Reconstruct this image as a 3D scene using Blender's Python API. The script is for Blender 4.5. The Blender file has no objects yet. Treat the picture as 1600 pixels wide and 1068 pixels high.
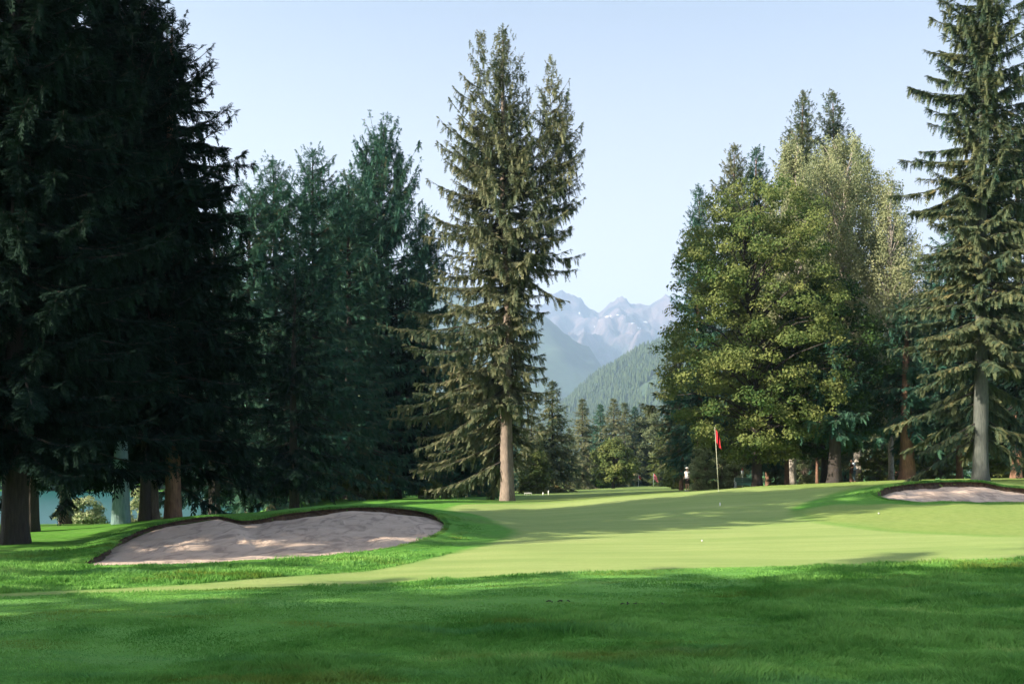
import bpy, math, random
import numpy as np
from mathutils import Vector
C = bpy.context.scene.collection
R = math.radians
sc = bpy.context.scene

# ------------------------------------------------------------------ camera
F = 1555.0; HZ = 735.0; CAMZ = 1.6
cam_d = bpy.data.cameras.new('camera'); cam = bpy.data.objects.new('camera', cam_d); C.objects.link(cam)
cam_d.sensor_width = 36.0; cam_d.lens = 36.0 * F / 1600.0
cam_d.shift_y = (HZ - 534.0) / 1600.0
cam_d.clip_start = 0.1; cam_d.clip_end = 30000
cam.location = (0, 0, CAMZ); cam.rotation_euler = (R(90), 0, 0)
sc.camera = cam

# ------------------------------------------------------------------ light
SUN_AZ = 24.0     # light travels towards (cos, sin) of this
SUN_EL = 23.5
world = bpy.data.worlds.new('World'); sc.world = world; world.use_nodes = True
wn = world.node_tree.nodes; wl = world.node_tree.links
sky = wn.new('ShaderNodeTexSky'); sky.sky_type = 'NISHITA'; sky.sun_disc = False
sky.sun_elevation = R(SUN_EL); sky.sun_rotation = R(270 - SUN_AZ)
sky.altitude = 0; sky.air_density = 1.0; sky.dust_density = 4.0; sky.ozone_density = 2.0
bg = wn['Background']; bg.inputs[1].default_value = 0.063
wtc = wn.new('ShaderNodeTexCoord'); wsx = wn.new('ShaderNodeSeparateXYZ'); wl.new(wtc.outputs['Generated'], wsx.inputs[0])
wmr = wn.new('ShaderNodeMapRange'); wl.new(wsx.outputs[2], wmr.inputs[0])
for i_, v_ in zip((1, 2, 3, 4), (0.0, .46, .92, .08)): wmr.inputs[i_].default_value = v_
wmx = wn.new('ShaderNodeMix'); wmx.data_type = 'RGBA'; wl.new(wmr.outputs[0], wmx.inputs[0])
wtn = wn.new('ShaderNodeMix'); wtn.data_type = 'RGBA'; wtn.blend_type = 'MULTIPLY'; wtn.inputs[0].default_value = 1
wl.new(sky.outputs[0], wtn.inputs[6]); wtn.inputs[7].default_value = (.97, .91, .83, 1); wl.new(wtn.outputs[2], wmx.inputs[6]); wmx.inputs[7].default_value = (5.2, 4.35, 4.15, 1)     # milky air low over the horizon
wl.new(wmx.outputs[2], bg.inputs[0])
sd = bpy.data.lights.new('sun', 'SUN'); sd.energy = 5.0; sd.angle = R(0.5); sd.color = (1.0, 0.88, 0.70)
sun = bpy.data.objects.new('sun', sd); C.objects.link(sun)
ldir = Vector((math.cos(R(SUN_EL)) * math.cos(R(SUN_AZ)), math.cos(R(SUN_EL)) * math.sin(R(SUN_AZ)), -math.sin(R(SUN_EL))))
sun.rotation_euler = ldir.to_track_quat('-Z', 'Y').to_euler()
sc.view_settings.view_transform = 'Standard'; sc.view_settings.look = 'None'
sc.view_settings.exposure = 2.08; sc.view_settings.gamma = 1.0
cy = sc.cycles
cy.use_denoising = True
cy.max_bounces = 5; cy.diffuse_bounces = 3; cy.glossy_bounces = 2; cy.transmission_bounces = 3; cy.volume_bounces = 1
cy.transparent_max_bounces = 4
cy.caustics_reflective = False; cy.caustics_refractive = False

# ------------------------------------------------------------------ helpers
def rng(seed): return np.random.default_rng(seed)

def make_mesh(name, verts, faces, mats, attrs=None, mat_idx=None, smooth=False):
    """verts (N,3); faces: list of int arrays (M,k)"""
    me = bpy.data.meshes.new(name)
    verts = np.asarray(verts, dtype=np.float32)
    if not isinstance(faces, (list, tuple)) or np.isscalar(faces[0][0]): faces = [faces]
    faces = [np.asarray(f, dtype=np.int32) for f in faces if len(f)]
    me.vertices.add(len(verts)); me.vertices.foreach_set('co', verts.ravel())
    nl = sum(f.size for f in faces); npol = sum(len(f) for f in faces)
    me.loops.add(nl); me.polygons.add(npol)
    me.loops.foreach_set('vertex_index', np.concatenate([f.ravel() for f in faces]))
    st = []; o = 0
    for f in faces:
        st.append(o + np.arange(len(f), dtype=np.int32) * f.shape[1]); o += f.size
    me.polygons.foreach_set('loop_start', np.concatenate(st).astype(np.int32))
    if not isinstance(mats, (list, tuple)): mats = [mats]
    for m in mats: me.materials.append(m)
    if mat_idx is not None: me.polygons.foreach_set('material_index', np.asarray(mat_idx, dtype=np.int32))
    me.update(calc_edges=True)
    me.polygons.foreach_set('use_smooth', np.full(npol, smooth, dtype=bool))
    for k, v in (attrs or {}).items():
        a = me.attributes.new(k, 'FLOAT', 'POINT'); a.data.foreach_set('value', np.asarray(v, dtype=np.float32))
    return me

def link(name, me, parent=None, loc=None):
    o = bpy.data.objects.new(name, me); C.objects.link(o)
    if parent is not None: o.parent = parent
    if loc is not None: o.location = loc
    return o

def tag(o, label=None, cat=None, group=None, kind=None):
    if label: o['label'] = label
    if cat: o['category'] = cat
    if group: o['group'] = group
    if kind: o['kind'] = kind
    return o

def thing(name, label, cat, loc=(0, 0, 0), rz=0, group=None):
    o = bpy.data.objects.new(name, None); C.objects.link(o)
    o.location = loc; o.rotation_euler = (0, 0, rz)
    return tag(o, label, cat, group)

class MB:
    """collects small primitives into one mesh"""
    def __init__(s): s.v = []; s.q = []; s.t = []; s.n = 0
    def add(s, v, q=None, t=None):
        v = np.asarray(v, dtype=float); s.v.append(v)
        if q is not None and len(q): s.q.append(np.asarray(q) + s.n)
        if t is not None and len(t): s.t.append(np.asarray(t) + s.n)
        s.n += len(v)
    def tube(s, pts, rad, sides=8, cap=True):
        pts = np.asarray(pts, dtype=float); rad = np.broadcast_to(np.asarray(rad, dtype=float), (len(pts),))
        tan = np.gradient(pts, axis=0); tan /= np.linalg.norm(tan, axis=1)[:, None] + 1e-9
        ref = np.array([0, 0, 1.0]) if abs(tan[0, 2]) < .8 else np.array([1.0, 0, 0])
        a = np.cross(tan, ref); a /= np.linalg.norm(a, axis=1)[:, None] + 1e-9
        b = np.cross(tan, a)
        th = np.arange(sides) / sides * 2 * np.pi
        v = pts[:, None] + rad[:, None, None] * (np.cos(th)[None, :, None] * a[:, None] + np.sin(th)[None, :, None] * b[:, None])
        n = len(pts); i = np.arange(n - 1)[:, None] * sides; j = np.arange(sides)[None]; j2 = (j + 1) % sides
        q = np.stack([i + j, i + j2, i + sides + j2, i + sides + j], -1).reshape(-1, 4)
        vv = v.reshape(-1, 3); t = []
        if cap:
            vv = np.vstack([vv, pts[0], pts[-1]]); c0 = n * sides; c1 = c0 + 1
            jj = np.arange(sides); k = (jj + 1) % sides
            t = np.vstack([np.stack([np.full(sides, c0), k, jj], -1), np.stack([np.full(sides, c1), (n - 1) * sides + jj, (n - 1) * sides + k], -1)])
        s.add(vv, q, t)
    def box(s, c, sz, bevel=0.0):
        c = np.array(c, float); h = np.array(sz, float) / 2
        v = np.array([[x, y, z] for x in (-1, 1) for y in (-1, 1) for z in (-1, 1)]) * h + c
        q = [[0, 1, 3, 2], [4, 6, 7, 5], [0, 4, 5, 1], [2, 3, 7, 6], [0, 2, 6, 4], [1, 5, 7, 3]]
        s.add(v, q)
    def ellipsoid(s, c, r, n=12, m=8):
        th = np.arange(n) / n * 2 * np.pi; ph = np.linspace(0, np.pi, m + 1)[1:-1]
        v = [[0, 0, 1]] + [[math.sin(p) * math.cos(t), math.sin(p) * math.sin(t), math.cos(p)] for p in ph for t in th] + [[0, 0, -1]]
        q = []; t3 = []
        for j in range(n):
            k = (j + 1) % n; t3.append([0, 1 + j, 1 + k]); e = len(v) - 1; o = 1 + (m - 2) * n; t3.append([e, o + k, o + j])
            for i in range(m - 2): a = 1 + i * n; q.append([a + j, a + n + j, a + n + k, a + k])
        s.add(np.array(v) * np.array(r) + np.array(c), q, t3)
    def build(s, name, mat, parent=None, smooth=True, loc=None, bevel=0):
        fs = []
        if s.q: fs.append(np.vstack(s.q))
        if s.t: fs.append(np.vstack(s.t))
        o = link(name, make_mesh(name, np.vstack(s.v), fs, mat, smooth=smooth), parent, loc)
        if bevel:
            m = o.modifiers.new('bevel', 'BEVEL'); m.width = bevel; m.segments = 2
        return o

# value noise (numpy) ------------------------------------------------
def _hash(ix, iy, seed):
    h = (ix.astype(np.int64) * 374761393 + iy.astype(np.int64) * 668265263 + seed * 974711) & 0x7fffffff
    h = ((h ^ (h >> 13)) * 1274126177) & 0x7fffffff
    return ((h ^ (h >> 16)) & 0xffff) / 65535.0
def noise(x, y, seed=0):
    x = np.asarray(x, float); y = np.asarray(y, float)
    ix = np.floor(x); iy = np.floor(y); fx = x - ix; fy = y - iy
    fx = fx * fx * (3 - 2 * fx); fy = fy * fy * (3 - 2 * fy)
    a = _hash(ix, iy, seed); b = _hash(ix + 1, iy, seed); c = _hash(ix, iy + 1, seed); d = _hash(ix + 1, iy + 1, seed)
    return (a * (1 - fx) + b * fx) * (1 - fy) + (c * (1 - fx) + d * fx) * fy
def fbm(x, y, seed=0, oct=4):
    s = 0; a = .5; t = 0
    for i in range(oct): s = s + a * noise(x * 2 ** i, y * 2 ** i, seed + i); t += a; a *= .5
    return s / t
def sstep(a, b, x): t = np.clip((x - a) / (b - a), 0, 1); return t * t * (3 - 2 * t)

# ------------------------------------------------------------------ materials
def mat_new(name):
    m = bpy.data.materials.new(name); m.use_nodes = True
    nt = m.node_tree; return m, nt, nt.nodes, nt.links, nt.nodes['Principled BSDF']
def nd(nt, t, **kw):
    n = nt.nodes.new(t)
    for k, v in kw.items(): setattr(n, k, v)
    return n
def ramp(nt, fac, stops):
    n = nt.nodes.new('ShaderNodeValToRGB'); nt.links.new(fac, n.inputs[0])
    el = n.color_ramp.elements
    while len(el) < len(stops): el.new(.5)
    for e, (p, c) in zip(el, stops): e.position = p; e.color = (*c, 1) if len(c) == 3 else c
    return n.outputs[0]
def noise_node(nt, scale, detail=4, rough=.55, coord='Object', scl=(1, 1, 1), dist=0):
    tc = nt.nodes.new('ShaderNodeTexCoord'); mp = nt.nodes.new('ShaderNodeMapping'); mp.inputs['Scale'].default_value = scl
    n = nt.nodes.new('ShaderNodeTexNoise'); n.inputs['Scale'].default_value = scale; n.inputs['Detail'].default_value = detail
    n.inputs['Roughness'].default_value = rough; n.inputs['Distortion'].default_value = dist
    nt.links.new(tc.outputs[coord], mp.inputs[0]); nt.links.new(mp.outputs[0], n.inputs['Vector'])
    return n.outputs['Fac']
def mixc(nt, fac, a, b, mode='MIX'):
    n = nt.nodes.new('ShaderNodeMix'); n.data_type = 'RGBA'; n.blend_type = mode
    for s, v in ((n.inputs[0], fac), (n.inputs[6], a), (n.inputs[7], b)):
        if hasattr(v, 'links'): nt.links.new(v, s)
        elif isinstance(v, (int, float)): s.default_value = v
        else: s.default_value = (*v, 1)
    return n.outputs[2]
def attr(nt, name):
    n = nt.nodes.new('ShaderNodeAttribute'); n.attribute_name = name; return n.outputs['Fac']
def mth(nt, op, a, b=0.0, c=None):
    n = nt.nodes.new('ShaderNodeMath'); n.operation = op
    for s, v in zip(n.inputs, (a, b) if c is None else (a, b, c)):
        if hasattr(v, 'links'): nt.links.new(v, s)
        else: s.default_value = v
    return n.outputs[0]
def maprange(nt, v, a, b, c=0, d=1, smooth=True):
    n = nt.nodes.new('ShaderNodeMapRange'); n.interpolation_type = 'SMOOTHSTEP' if smooth else 'LINEAR'
    nt.links.new(v, n.inputs[0])
    for i, x in zip((1, 2, 3, 4), (a, b, c, d)): n.inputs[i].default_value = x
    return n.outputs[0]
def bump(nt, bsdf, h, strength=.3, dist=.02):
    b = nt.nodes.new('ShaderNodeBump'); b.inputs['Strength'].default_value = strength; b.inputs['Distance'].default_value = dist
    nt.links.new(h, b.inputs['Height']); nt.links.new(b.outputs[0], bsdf.inputs['Normal'])

def foliage_mat(name, dark, light, transl=.22, tip=None, spec=.12):
    m, nt, ns, ls, b = mat_new(name)
    t = attr(nt, 'tint')
    big = noise_node(nt, .55, 3)
    f = mth(nt, 'ADD', mth(nt, 'MULTIPLY', t, .6), mth(nt, 'MULTIPLY', maprange(nt, big, .35, .65), .4))
    stops = [(0.05, dark), (.8, light)] + ([(1.0, tip)] if tip else [])
    col = ramp(nt, f, stops)
    b.inputs['Roughness'].default_value = .75; b.inputs['Specular IOR Level'].default_value = spec
    ls.new(col, b.inputs['Base Color'])
    tr = ns.new('ShaderNodeBsdfTranslucent'); ls.new(col, tr.inputs[0])
    mx = ns.new('ShaderNodeMixShader'); mx.inputs[0].default_value = transl
    ls.new(b.outputs[0], mx.inputs[1]); ls.new(tr.outputs[0], mx.inputs[2]); ls.new(mx.outputs[0], ns['Material Output'].inputs[0])
    return m

def bark_mat(name, a, b_, sc_=3.0, streak=6):
    m, nt, ns, ls, b = mat_new(name)
    n1 = noise_node(nt, sc_, 6, .65, scl=(streak, streak, 1)); n2 = noise_node(nt, 1.1, 3)
    col = ramp(nt, n1, [(.3, a), (.68, b_)])
    col = mixc(nt, maprange(nt, n2, .3, .7, 0, .5), col, tuple(.6 * x + .02 for x in a))
    ls.new(col, b.inputs['Base Color']); b.inputs['Roughness'].default_value = .9
    bump(nt, b, n1, .8, .05)
    return m

def plain_mat(name, col, rough=.6, var=.15, metallic=0, scale=8):
    m, nt, ns, ls, b = mat_new(name)
    n = noise_node(nt, scale, 3)
    c = ramp(nt, n, [(.3, tuple(x * (1 - var) for x in col)), (.7, tuple(min(1, x * (1 + var)) for x in col))])
    ls.new(c, b.inputs['Base Color']); b.inputs['Roughness'].default_value = rough; b.inputs['Metallic'].default_value = metallic
    return m

M = {}
M['needle_dark'] = foliage_mat('needle_dark', (.006, .016, .013), (.014, .032, .022), .1, None, .03)  # deep shade of the left trees is put into the needle colour
M['bark_limb'] = bark_mat('bark_limb', (.012, .010, .008), (.04, .032, .025))
M['needle_mid'] = foliage_mat('needle_mid', (.02, .085, .066), (.075, .155, .10), .25, (.20, .17, .10))  # teal of haze and veiling in the base, sunlit brown as tip
M['needle_olive'] = foliage_mat('needle_olive', (.042, .08, .05), (.21, .215, .12), .27, (.29, .26, .16))
M['needle_blue'] = foliage_mat('needle_blue', (.022, .065, .048), (.14, .155, .075), .22, (.26, .22, .10))
M['leaf_maple'] = foliage_mat('leaf_maple', (.05, .115, .035), (.22, .25, .085), .45, (.34, .34, .13))
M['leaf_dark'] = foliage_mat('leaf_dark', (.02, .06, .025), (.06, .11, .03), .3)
M['leaf_birch'] = foliage_mat('leaf_birch', (.15, .19, .10), (.34, .36, .20), .4, (.43, .43, .26))
M['leaf_pale'] = foliage_mat('leaf_pale', (.08, .12, .06), (.20, .23, .12), .3, (.29, .29, .16))
M['leaf_sunlit'] = foliage_mat('leaf_sunlit', (.20, .26, .13), (.36, .40, .22), .35, (.45, .46, .28))  # paler leaf colour stands in for sun the shrubs don't get
M['leaf_shrub'] = foliage_mat('leaf_shrub', (.05, .09, .03), (.16, .19, .06), .3, (.25, .25, .08))
M['bark'] = bark_mat('bark', (.10, .075, .06), (.30, .24, .20))
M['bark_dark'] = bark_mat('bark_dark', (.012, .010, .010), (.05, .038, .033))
M['bark_grey'] = bark_mat('bark_grey', (.13, .14, .13), (.30, .31, .29))
M['bark_pale'] = bark_mat('bark_pale', (.09, .18, .18), (.24, .36, .35))  # teal tint of the shade mixed into the pale bark
M['bark_mid'] = bark_mat('bark_mid', (.045, .055, .05), (.12, .13, .115))  # darker, teal-grey: the trunk's shade is in the bark colour
M['bark_red'] = bark_mat('bark_red', (.10, .05, .035), (.30, .17, .11))
M['bark_birch'] = bark_mat('bark_birch', (.14, .12, .10), (.55, .50, .45), 2.2, 1.5)

# ------------------------------------------------------------------ terrain heights
# control points: (px, py, Y) a ground point seen at pixel (px,py) of the photo, Y metres ahead
def zof(py, Y): return CAMZ - (py - HZ) * Y / F
def xof(px, Y): return (px - 800.0) / F * Y
GP = []
def gp(px, py, Y): GP.append((px, zof(py, Y), Y))
def gz(px, z, Y): GP.append((px, z, Y))
for px in (-700, -300, 100, 500, 900, 1300, 1700, 2300):
    for Y in (3, 6, 9, 12.5): gz(px, 0.0, Y)
    gz(px, -3.0, 400); gz(px, -4.0, 900)
for px, py in ((-300, 890), (0, 890), (400, 890), (800, 890), (1200, 889), (1600, 883), (2000, 880)): gp(px, py, 16)
for px, py in ((800, 858), (1200, 855), (1600, 846), (2000, 845), (900, 858)): gp(px, py, 20)
for px, py in ((-300, 850), (0, 851), (60, 850)): gp(px, py, 21.4)
for px, py in ((830, 832), (1000, 830), (1200, 826), (1400, 820), (1600, 815), (2000, 812)): gp(px, py, 25)
for px, py in ((-300, 817), (0, 818), (100, 818), (190, 817), (265, 811)): gp(px, py, 30)
for px, py in ((830, 816), (950, 811), (1100, 806), (1240, 801), (1390, 787), (1500, 786), (1650, 785), (2000, 785)): gp(px, py, 30.5)
# plateau of the green
for px, py in ((720, 800), (830, 802), (950, 794), (1100, 785), (1240, 778), (1300, 772)): gp(px, py, 36)
for px, py in ((720, 787), (850, 790), (960, 779), (1123, 767), (1240, 764), (1330, 759), (1450, 754.5), (1532, 751), (1650, 753), (2000, 755)): gp(px, py, 44)
for px, py in ((600, 781), (700, 780), (793, 782), (900, 779), (1000, 771), (1100, 766.5), (1190, 759), (1300, 754.5), (1400, 750), (1600, 747), (2000, 747)): gp(px, py, 55)
for px, py in ((820, 775), (900, 774.0), (1000, 769), (1073, 767.5), (1190, 759), (1300, 755), (1500, 748), (2000, 748)): gp(px, py, 74)
for px, py in ((830, 772), (900, 769.5), (1000, 764), (1100, 762), (1300, 757), (1600, 752)): gp(px, py, 105)
for px, py in ((830, 772), (850, 771.5), (920, 764), (1000, 759), (1040, 760), (1200, 760)): gp(px, py, 165)
for px, py in ((830, 773), (1000, 762), (1300, 762)): gp(px, py, 230)
# the land drops behind the left trees
for px in (-700, -300, 0, 200, 320): gz(px, -1.5, 47); gz(px, -2.6, 60); gz(px, -2.8, 85); gz(px, -2.6, 125); gz(px, -1.0, 150)
for px in (450, 600): gz(px, -.25, 62); gz(px, -.8, 85); gz(px, -1.4, 120)
gz(700, -.5, 95); gz(700, -.9, 140)
# left bunker outline (grass edge): px, py, Y
LB = [(118, 883, 17.0), (220, 883.5, 16.9), (330, 881, 17.1), (450, 874, 17.9), (560, 865, 19.1), (640, 852, 21.0), (690, 834, 24.0), (702, 821, 26.3),
      (686, 806, 28.0), (650, 797, 28.8), (590, 791, 29.0), (520, 794, 28.6), (450, 801, 27.8), (405, 810, 27.0), (375, 812, 26.4), (340, 805, 25.6),
      (285, 811, 24.8), (225, 824, 23.4), (180, 842, 21.4), (160, 858, 19.2)]
for a in LB: gp(*a)
for a in ((60, 880, 17.6), (560, 886, 17.3), (720, 850, 22), (770, 838, 24), (800, 826, 26.5), (740, 806, 29.2), (690, 797, 30.5), (590, 786, 31.5), (500, 789, 31), (340, 803, 28.5), (400, 800, 30), (200, 818, 26.5), (100, 848, 22)): gp(*a)
RB = [(1362, 770, 34.0), (1385, 781, 33.0), (1440, 785.5, 32.6), (1530, 786, 32.4), (1620, 786, 32.3), (1740, 784, 32.6), (1790, 775, 34.5), (1760, 763, 37.8), (1680, 761, 38.6),
      (1600, 762, 38.6), (1565, 759, 38.6), (1535, 752.5, 38.6), (1480, 752, 38.4), (1430, 754, 37.6), (1385, 759, 35.8)]
for a in RB: gp(*a)
for a in ((1330, 764, 38), (1300, 790, 30), (1535, 750.5, 41), (1350, 790, 30.5), (1600, 757, 42)): gp(*a)
GPa = np.array(GP)
_P = np.stack([(GPa[:, 0] - 800) / F * 3.0, np.log(GPa[:, 2]) * 1.6], -1)
def _phi(r): return np.sqrt(r * r + .0004)
_A = _phi(np.linalg.norm(_P[:, None] - _P[None], axis=2)) + np.eye(len(_P)) * 2e-3 * -1
_n = len(_P)
_K = np.zeros((_n + 1, _n + 1)); _K[:_n, :_n] = _A; _K[:_n, _n] = 1; _K[_n, :_n] = 1
_W = np.linalg.solve(_K, np.append(GPa[:, 1], 0))
def terrain(x, y):
    x = np.atleast_1d(np.asarray(x, float)); y = np.atleast_1d(np.asarray(y, float))
    yy = np.maximum(y, 3.0); u = np.clip(x / yy, -1.3, 1.3)
    q = np.stack([u * 3.0, np.log(np.minimum(yy, 900)) * 1.6], -1)
    out = np.empty(len(x))
    for i in range(0, len(x), 40000):
        d = np.linalg.norm(q[i:i + 40000, None] - _P[None], axis=2)
        out[i:i + 40000] = _phi(d) @ _W[:-1] + _W[-1]
    near = sstep(3, 8, y)
    out = out * near
    out += (fbm(x * .35, y * .35, 5, 3) - .5) * .07 * np.clip(12 / np.maximum(yy, 1), .2, 1)
    return out
def gzat(x, y): return float(terrain([x], [y])[0])

_Ys = np.exp(np.linspace(math.log(6.5), math.log(230), 1500))
def hit(px, py):
    zs = terrain(xof(px, _Ys), _Ys); s = CAMZ - (py - HZ) * _Ys / F - zs
    k = np.where(s <= 0)[0]
    i = k[0] if len(k) else int(np.argmin(s))
    return xof(px, _Ys[i]), _Ys[i]

def poly_sdf(x, y, P):
    P = np.asarray(P); Q = np.roll(P, -1, 0); best = np.full(len(x), 1e9); ins = np.zeros(len(x), bool)
    for (ax, ay), (bx, by) in zip(P, Q):
        dx, dy = bx - ax, by - ay; t = np.clip(((x - ax) * dx + (y - ay) * dy) / (dx * dx + dy * dy + 1e-12), 0, 1)
        best = np.minimum(best, (x - ax - t * dx) ** 2 + (y - ay - t * dy) ** 2)
        c = ((ay > y) != (by > y)) & (x < (bx - ax) * (y - ay) / (by - ay + 1e-12) + ax); ins ^= c
    return np.where(ins, 1, -1) * np.sqrt(best)     # positive inside
def smooth_poly(P, n=8):
    P = np.asarray(P, float); m = len(P); out = []
    for i in range(m):
        p0, p1, p2, p3 = P[i - 1], P[i], P[(i + 1) % m], P[(i + 2) % m]
        for t in np.arange(n) / n:
            out.append(.5 * (2 * p1 + (p2 - p0) * t + (2 * p0 - 5 * p1 + 4 * p2 - p3) * t * t + (3 * p1 - p0 - 3 * p2 + p3) * t ** 3))
    return np.array(out)

LBp = smooth_poly([(xof(a, Y), Y) for a, b, Y in LB]); RBp = smooth_poly([(xof(a, Y), Y) for a, b, Y in RB])
# mown surface (green and fairway) outline; near edge follows the shadow, darker colour in front
GREEN = [(-400, 948), (0, 927), (300, 912), (560, 893), (690, 868), (780, 845), (806, 829), (770, 812), (700, 795), (740, 787), (840, 786), (950, 778), (1040, 771), (1123, 764.5),
         (1240, 763), (1330, 760), (1290, 775), (1235, 796), (1260, 812), (1330, 824), (1460, 834), (1600, 838), (2000, 842), (2400, 850), (2400, 872), (1600, 872), (1200, 885), (800, 898), (400, 918), (0, 932), (-400, 955)]
GREENp = smooth_poly([hit(a, b) for a, b in GREEN], 4)
FAIR = [(-600, 960), (0, 934), (400, 920), (800, 899), (1100, 888), (1250, 884), (1180, 905), (950, 945), (700, 975), (450, 1010), (200, 1068), (-100, 1100), (-700, 1100)]
FAIRp = smooth_poly([hit(a, min(b, 1105)) for a, b in FAIR], 4)

def resample(P, step):
    P = np.vstack([P, P[:1]]); d = np.append(0, np.cumsum(np.linalg.norm(np.diff(P, axis=0), axis=1)))
    t = np.arange(0, d[-1], step); return np.stack([np.interp(t, d, P[:, 0]), np.interp(t, d, P[:, 1])], -1)
def outline(Pl, lip_fn, seed, step=.1):
    B = resample(Pl, step); n = len(B)
    tan = np.roll(B, -1, 0) - np.roll(B, 1, 0); tan /= np.linalg.norm(tan, axis=1)[:, None]
    nrm = np.stack([tan[:, 1], -tan[:, 0]], -1)
    if poly_sdf(*(B + nrm * .05).T, Pl).mean() > 0: nrm = -nrm      # outward
    s = np.arange(n) * step; lip = lip_fn(B)
    jag = (fbm(s * 2.2, s * 0 + 3.3, seed, 4) - .5) * .5
    return B + nrm * jag[:, None] * lip[:, None] / .3, nrm, lip * (.75 + .5 * fbm(s * 1.3, s * 0, seed + 7, 3))
def lipL(B):
    u = B[:, 0] / B[:, 1] * F + 800
    back = sstep(0, 2.2, B[:, 1] - np.interp(u, [118, 300, 450, 560, 640, 702], [17.0, 17.2, 18.0, 19.3, 21.2, 26]))
    return .03 + .12 * back * np.interp(u, [150, 250, 345, 400, 600, 690, 705], [.7, .35, .3, 1, .8, .6, .4])
def lipR(B):
    return .03 + .19 * sstep(33.0, 34.5, B[:, 1])
OL = outline(LBp, lipL, 3); OR = outline(RBp, lipR, 8)

# ground sheet
def axis(parts):
    out = []
    for a, b, d in parts: out += list(np.arange(a, b, d))
    return np.array(out)
def grow(start, end, d0, k=1.12):
    v = [start]; d = d0
    while v[-1] < end: v.append(v[-1] + d); d *= k
    return np.array(v)
xa = np.concatenate([-grow(32, 7500, .4)[::-1], np.arange(-31.9, 31.9, .16), grow(32, 7500, .4)])
ya = np.concatenate([-grow(-3, 2500, .5)[::-1], np.arange(3.2, 15, .16), np.arange(15, 45, .12), np.arange(45, 80, .25), grow(80, 8500, .4)])
X, Yg = np.meshgrid(xa, ya); xf, yf = X.ravel(), Yg.ravel()
z = terrain(xf, yf)
sl = poly_sdf(xf, yf, OL[0][::2]); sr = poly_sdf(xf, yf, OR[0][::2])
z -= .9 * sstep(-.06, .08, sl) + .9 * sstep(-.06, .08, sr)
sg = poly_sdf(xf, yf, GREENp); sf = poly_sdf(xf, yf, FAIRp)
z += (fbm(xf * 3, yf * 3, 9, 3) - .5) * .03 * (1 - sstep(-.4, .2, np.maximum(sg, sf))) * (yf < 90)
nx, ny = len(xa), len(ya)
i = (np.arange(ny - 1)[:, None] * nx + np.arange(nx - 1)[None]).ravel()
gf = np.stack([i, i + 1, i + nx + 1, i + nx], -1)

def grass_material():
    m, nt, ns, ls, b = mat_new('grass_ground')
    g = attr(nt, 'green'); f = attr(nt, 'fair')
    wob = noise_node(nt, 1.5, 4); wv = mth(nt, 'MULTIPLY', mth(nt, 'SUBTRACT', wob, .5), .5)
    gm = maprange(nt, mth(nt, 'ADD', g, wv), -.25, .25); fm = maprange(nt, mth(nt, 'ADD', f, wv), -.5, .5)
    n1 = noise_node(nt, .35, 5, .6, scl=(.6, 1.6, 1)); n2 = noise_node(nt, 5, 5, .7); n3 = noise_node(nt, 40, 3, .7)
    green = ramp(nt, n1, [(.3, (.235, .335, .095)), (.7, (.31, .39, .13))])
    green = mixc(nt, maprange(nt, n2, .3, .75, 0, .3), green, (.23, .30, .085))
    fair = ramp(nt, n1, [(.32, (.085, .25, .035)), (.68, (.17, .37, .08))])
    rough = ramp(nt, n2, [(.25, (.06, .22, .02)), (.75, (.14, .34, .05))])
    rough = mixc(nt, maprange(nt, n1, .45, .7, 0, .6), rough, (.12, .20, .05))
    far = attr(nt, 'dry')
    palec = ramp(nt, n2, [(.3, (.20, .27, .065)), (.7, (.30, .35, .11))]); rough = mixc(nt, far, rough, palec)
    st = noise_node(nt, 1.0, 5, .6, scl=(.16, 1.1, 1), dist=.4)
    fair = mixc(nt, maprange(nt, st, .45, .7, 0, .55), fair, (.17, .33, .10)); rough = mixc(nt, maprange(nt, st, .5, .72, 0, .4), rough, (.16, .30, .08))
    green = mixc(nt, maprange(nt, st, .42, .68, 0, .5), green, (.37, .42, .16)); green = mixc(nt, maprange(nt, st, .5, .28, 0, .4), green, (.20, .29, .09))
    c = mixc(nt, fm, rough, fair); c = mixc(nt, gm, c, green)  # foreground side of the shadow edge is coloured darker
    c = mixc(nt, maprange(nt, n3, .35, .75, 0, .25), c, (.03, .08, .015))
    ls.new(c, b.inputs['Base Color']); b.inputs['Roughness'].default_value = .85; b.inputs['Specular IOR Level'].default_value = .15
    bump(nt, b, mth(nt, 'ADD', n3, n2), .5, .03)
    return m
M['ground'] = grass_material()
# paler rough lies round the right bunker and on the far mounds
PALE = [hit(a, b) for a, b in [(1235, 800), (1400, 787), (1600, 787), (2200, 787), (2400, 850), (2000, 845), (1600, 840), (1400, 830), (1260, 815)]]
PALE2 = [(0, 38), (30, 36), (60, 60), (90, 120), (80, 260), (-8, 260), (0, 100)]
PALE3 = [(-14, 16.2), (-2.2, 16.4), (-1.3, 25), (-.3, 23.5), (-1, 21), (-4, 17.5), (-14, 15.4)]
def paleness(x, y):
    return np.clip(sstep(-.8, .8, poly_sdf(x, y, PALE)) * .85 + sstep(-3, 3, poly_sdf(x, y, PALE2)) * .8, 0, 1)
ground = link('ground', make_mesh('ground', np.stack([xf, yf, z], -1), gf, M['ground'], {'green': np.clip(sg, -3, 3), 'fair': np.clip(sf, -3, 3), 'dry': paleness(xf, yf)}, smooth=True))
tag(ground, kind='structure')

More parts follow.
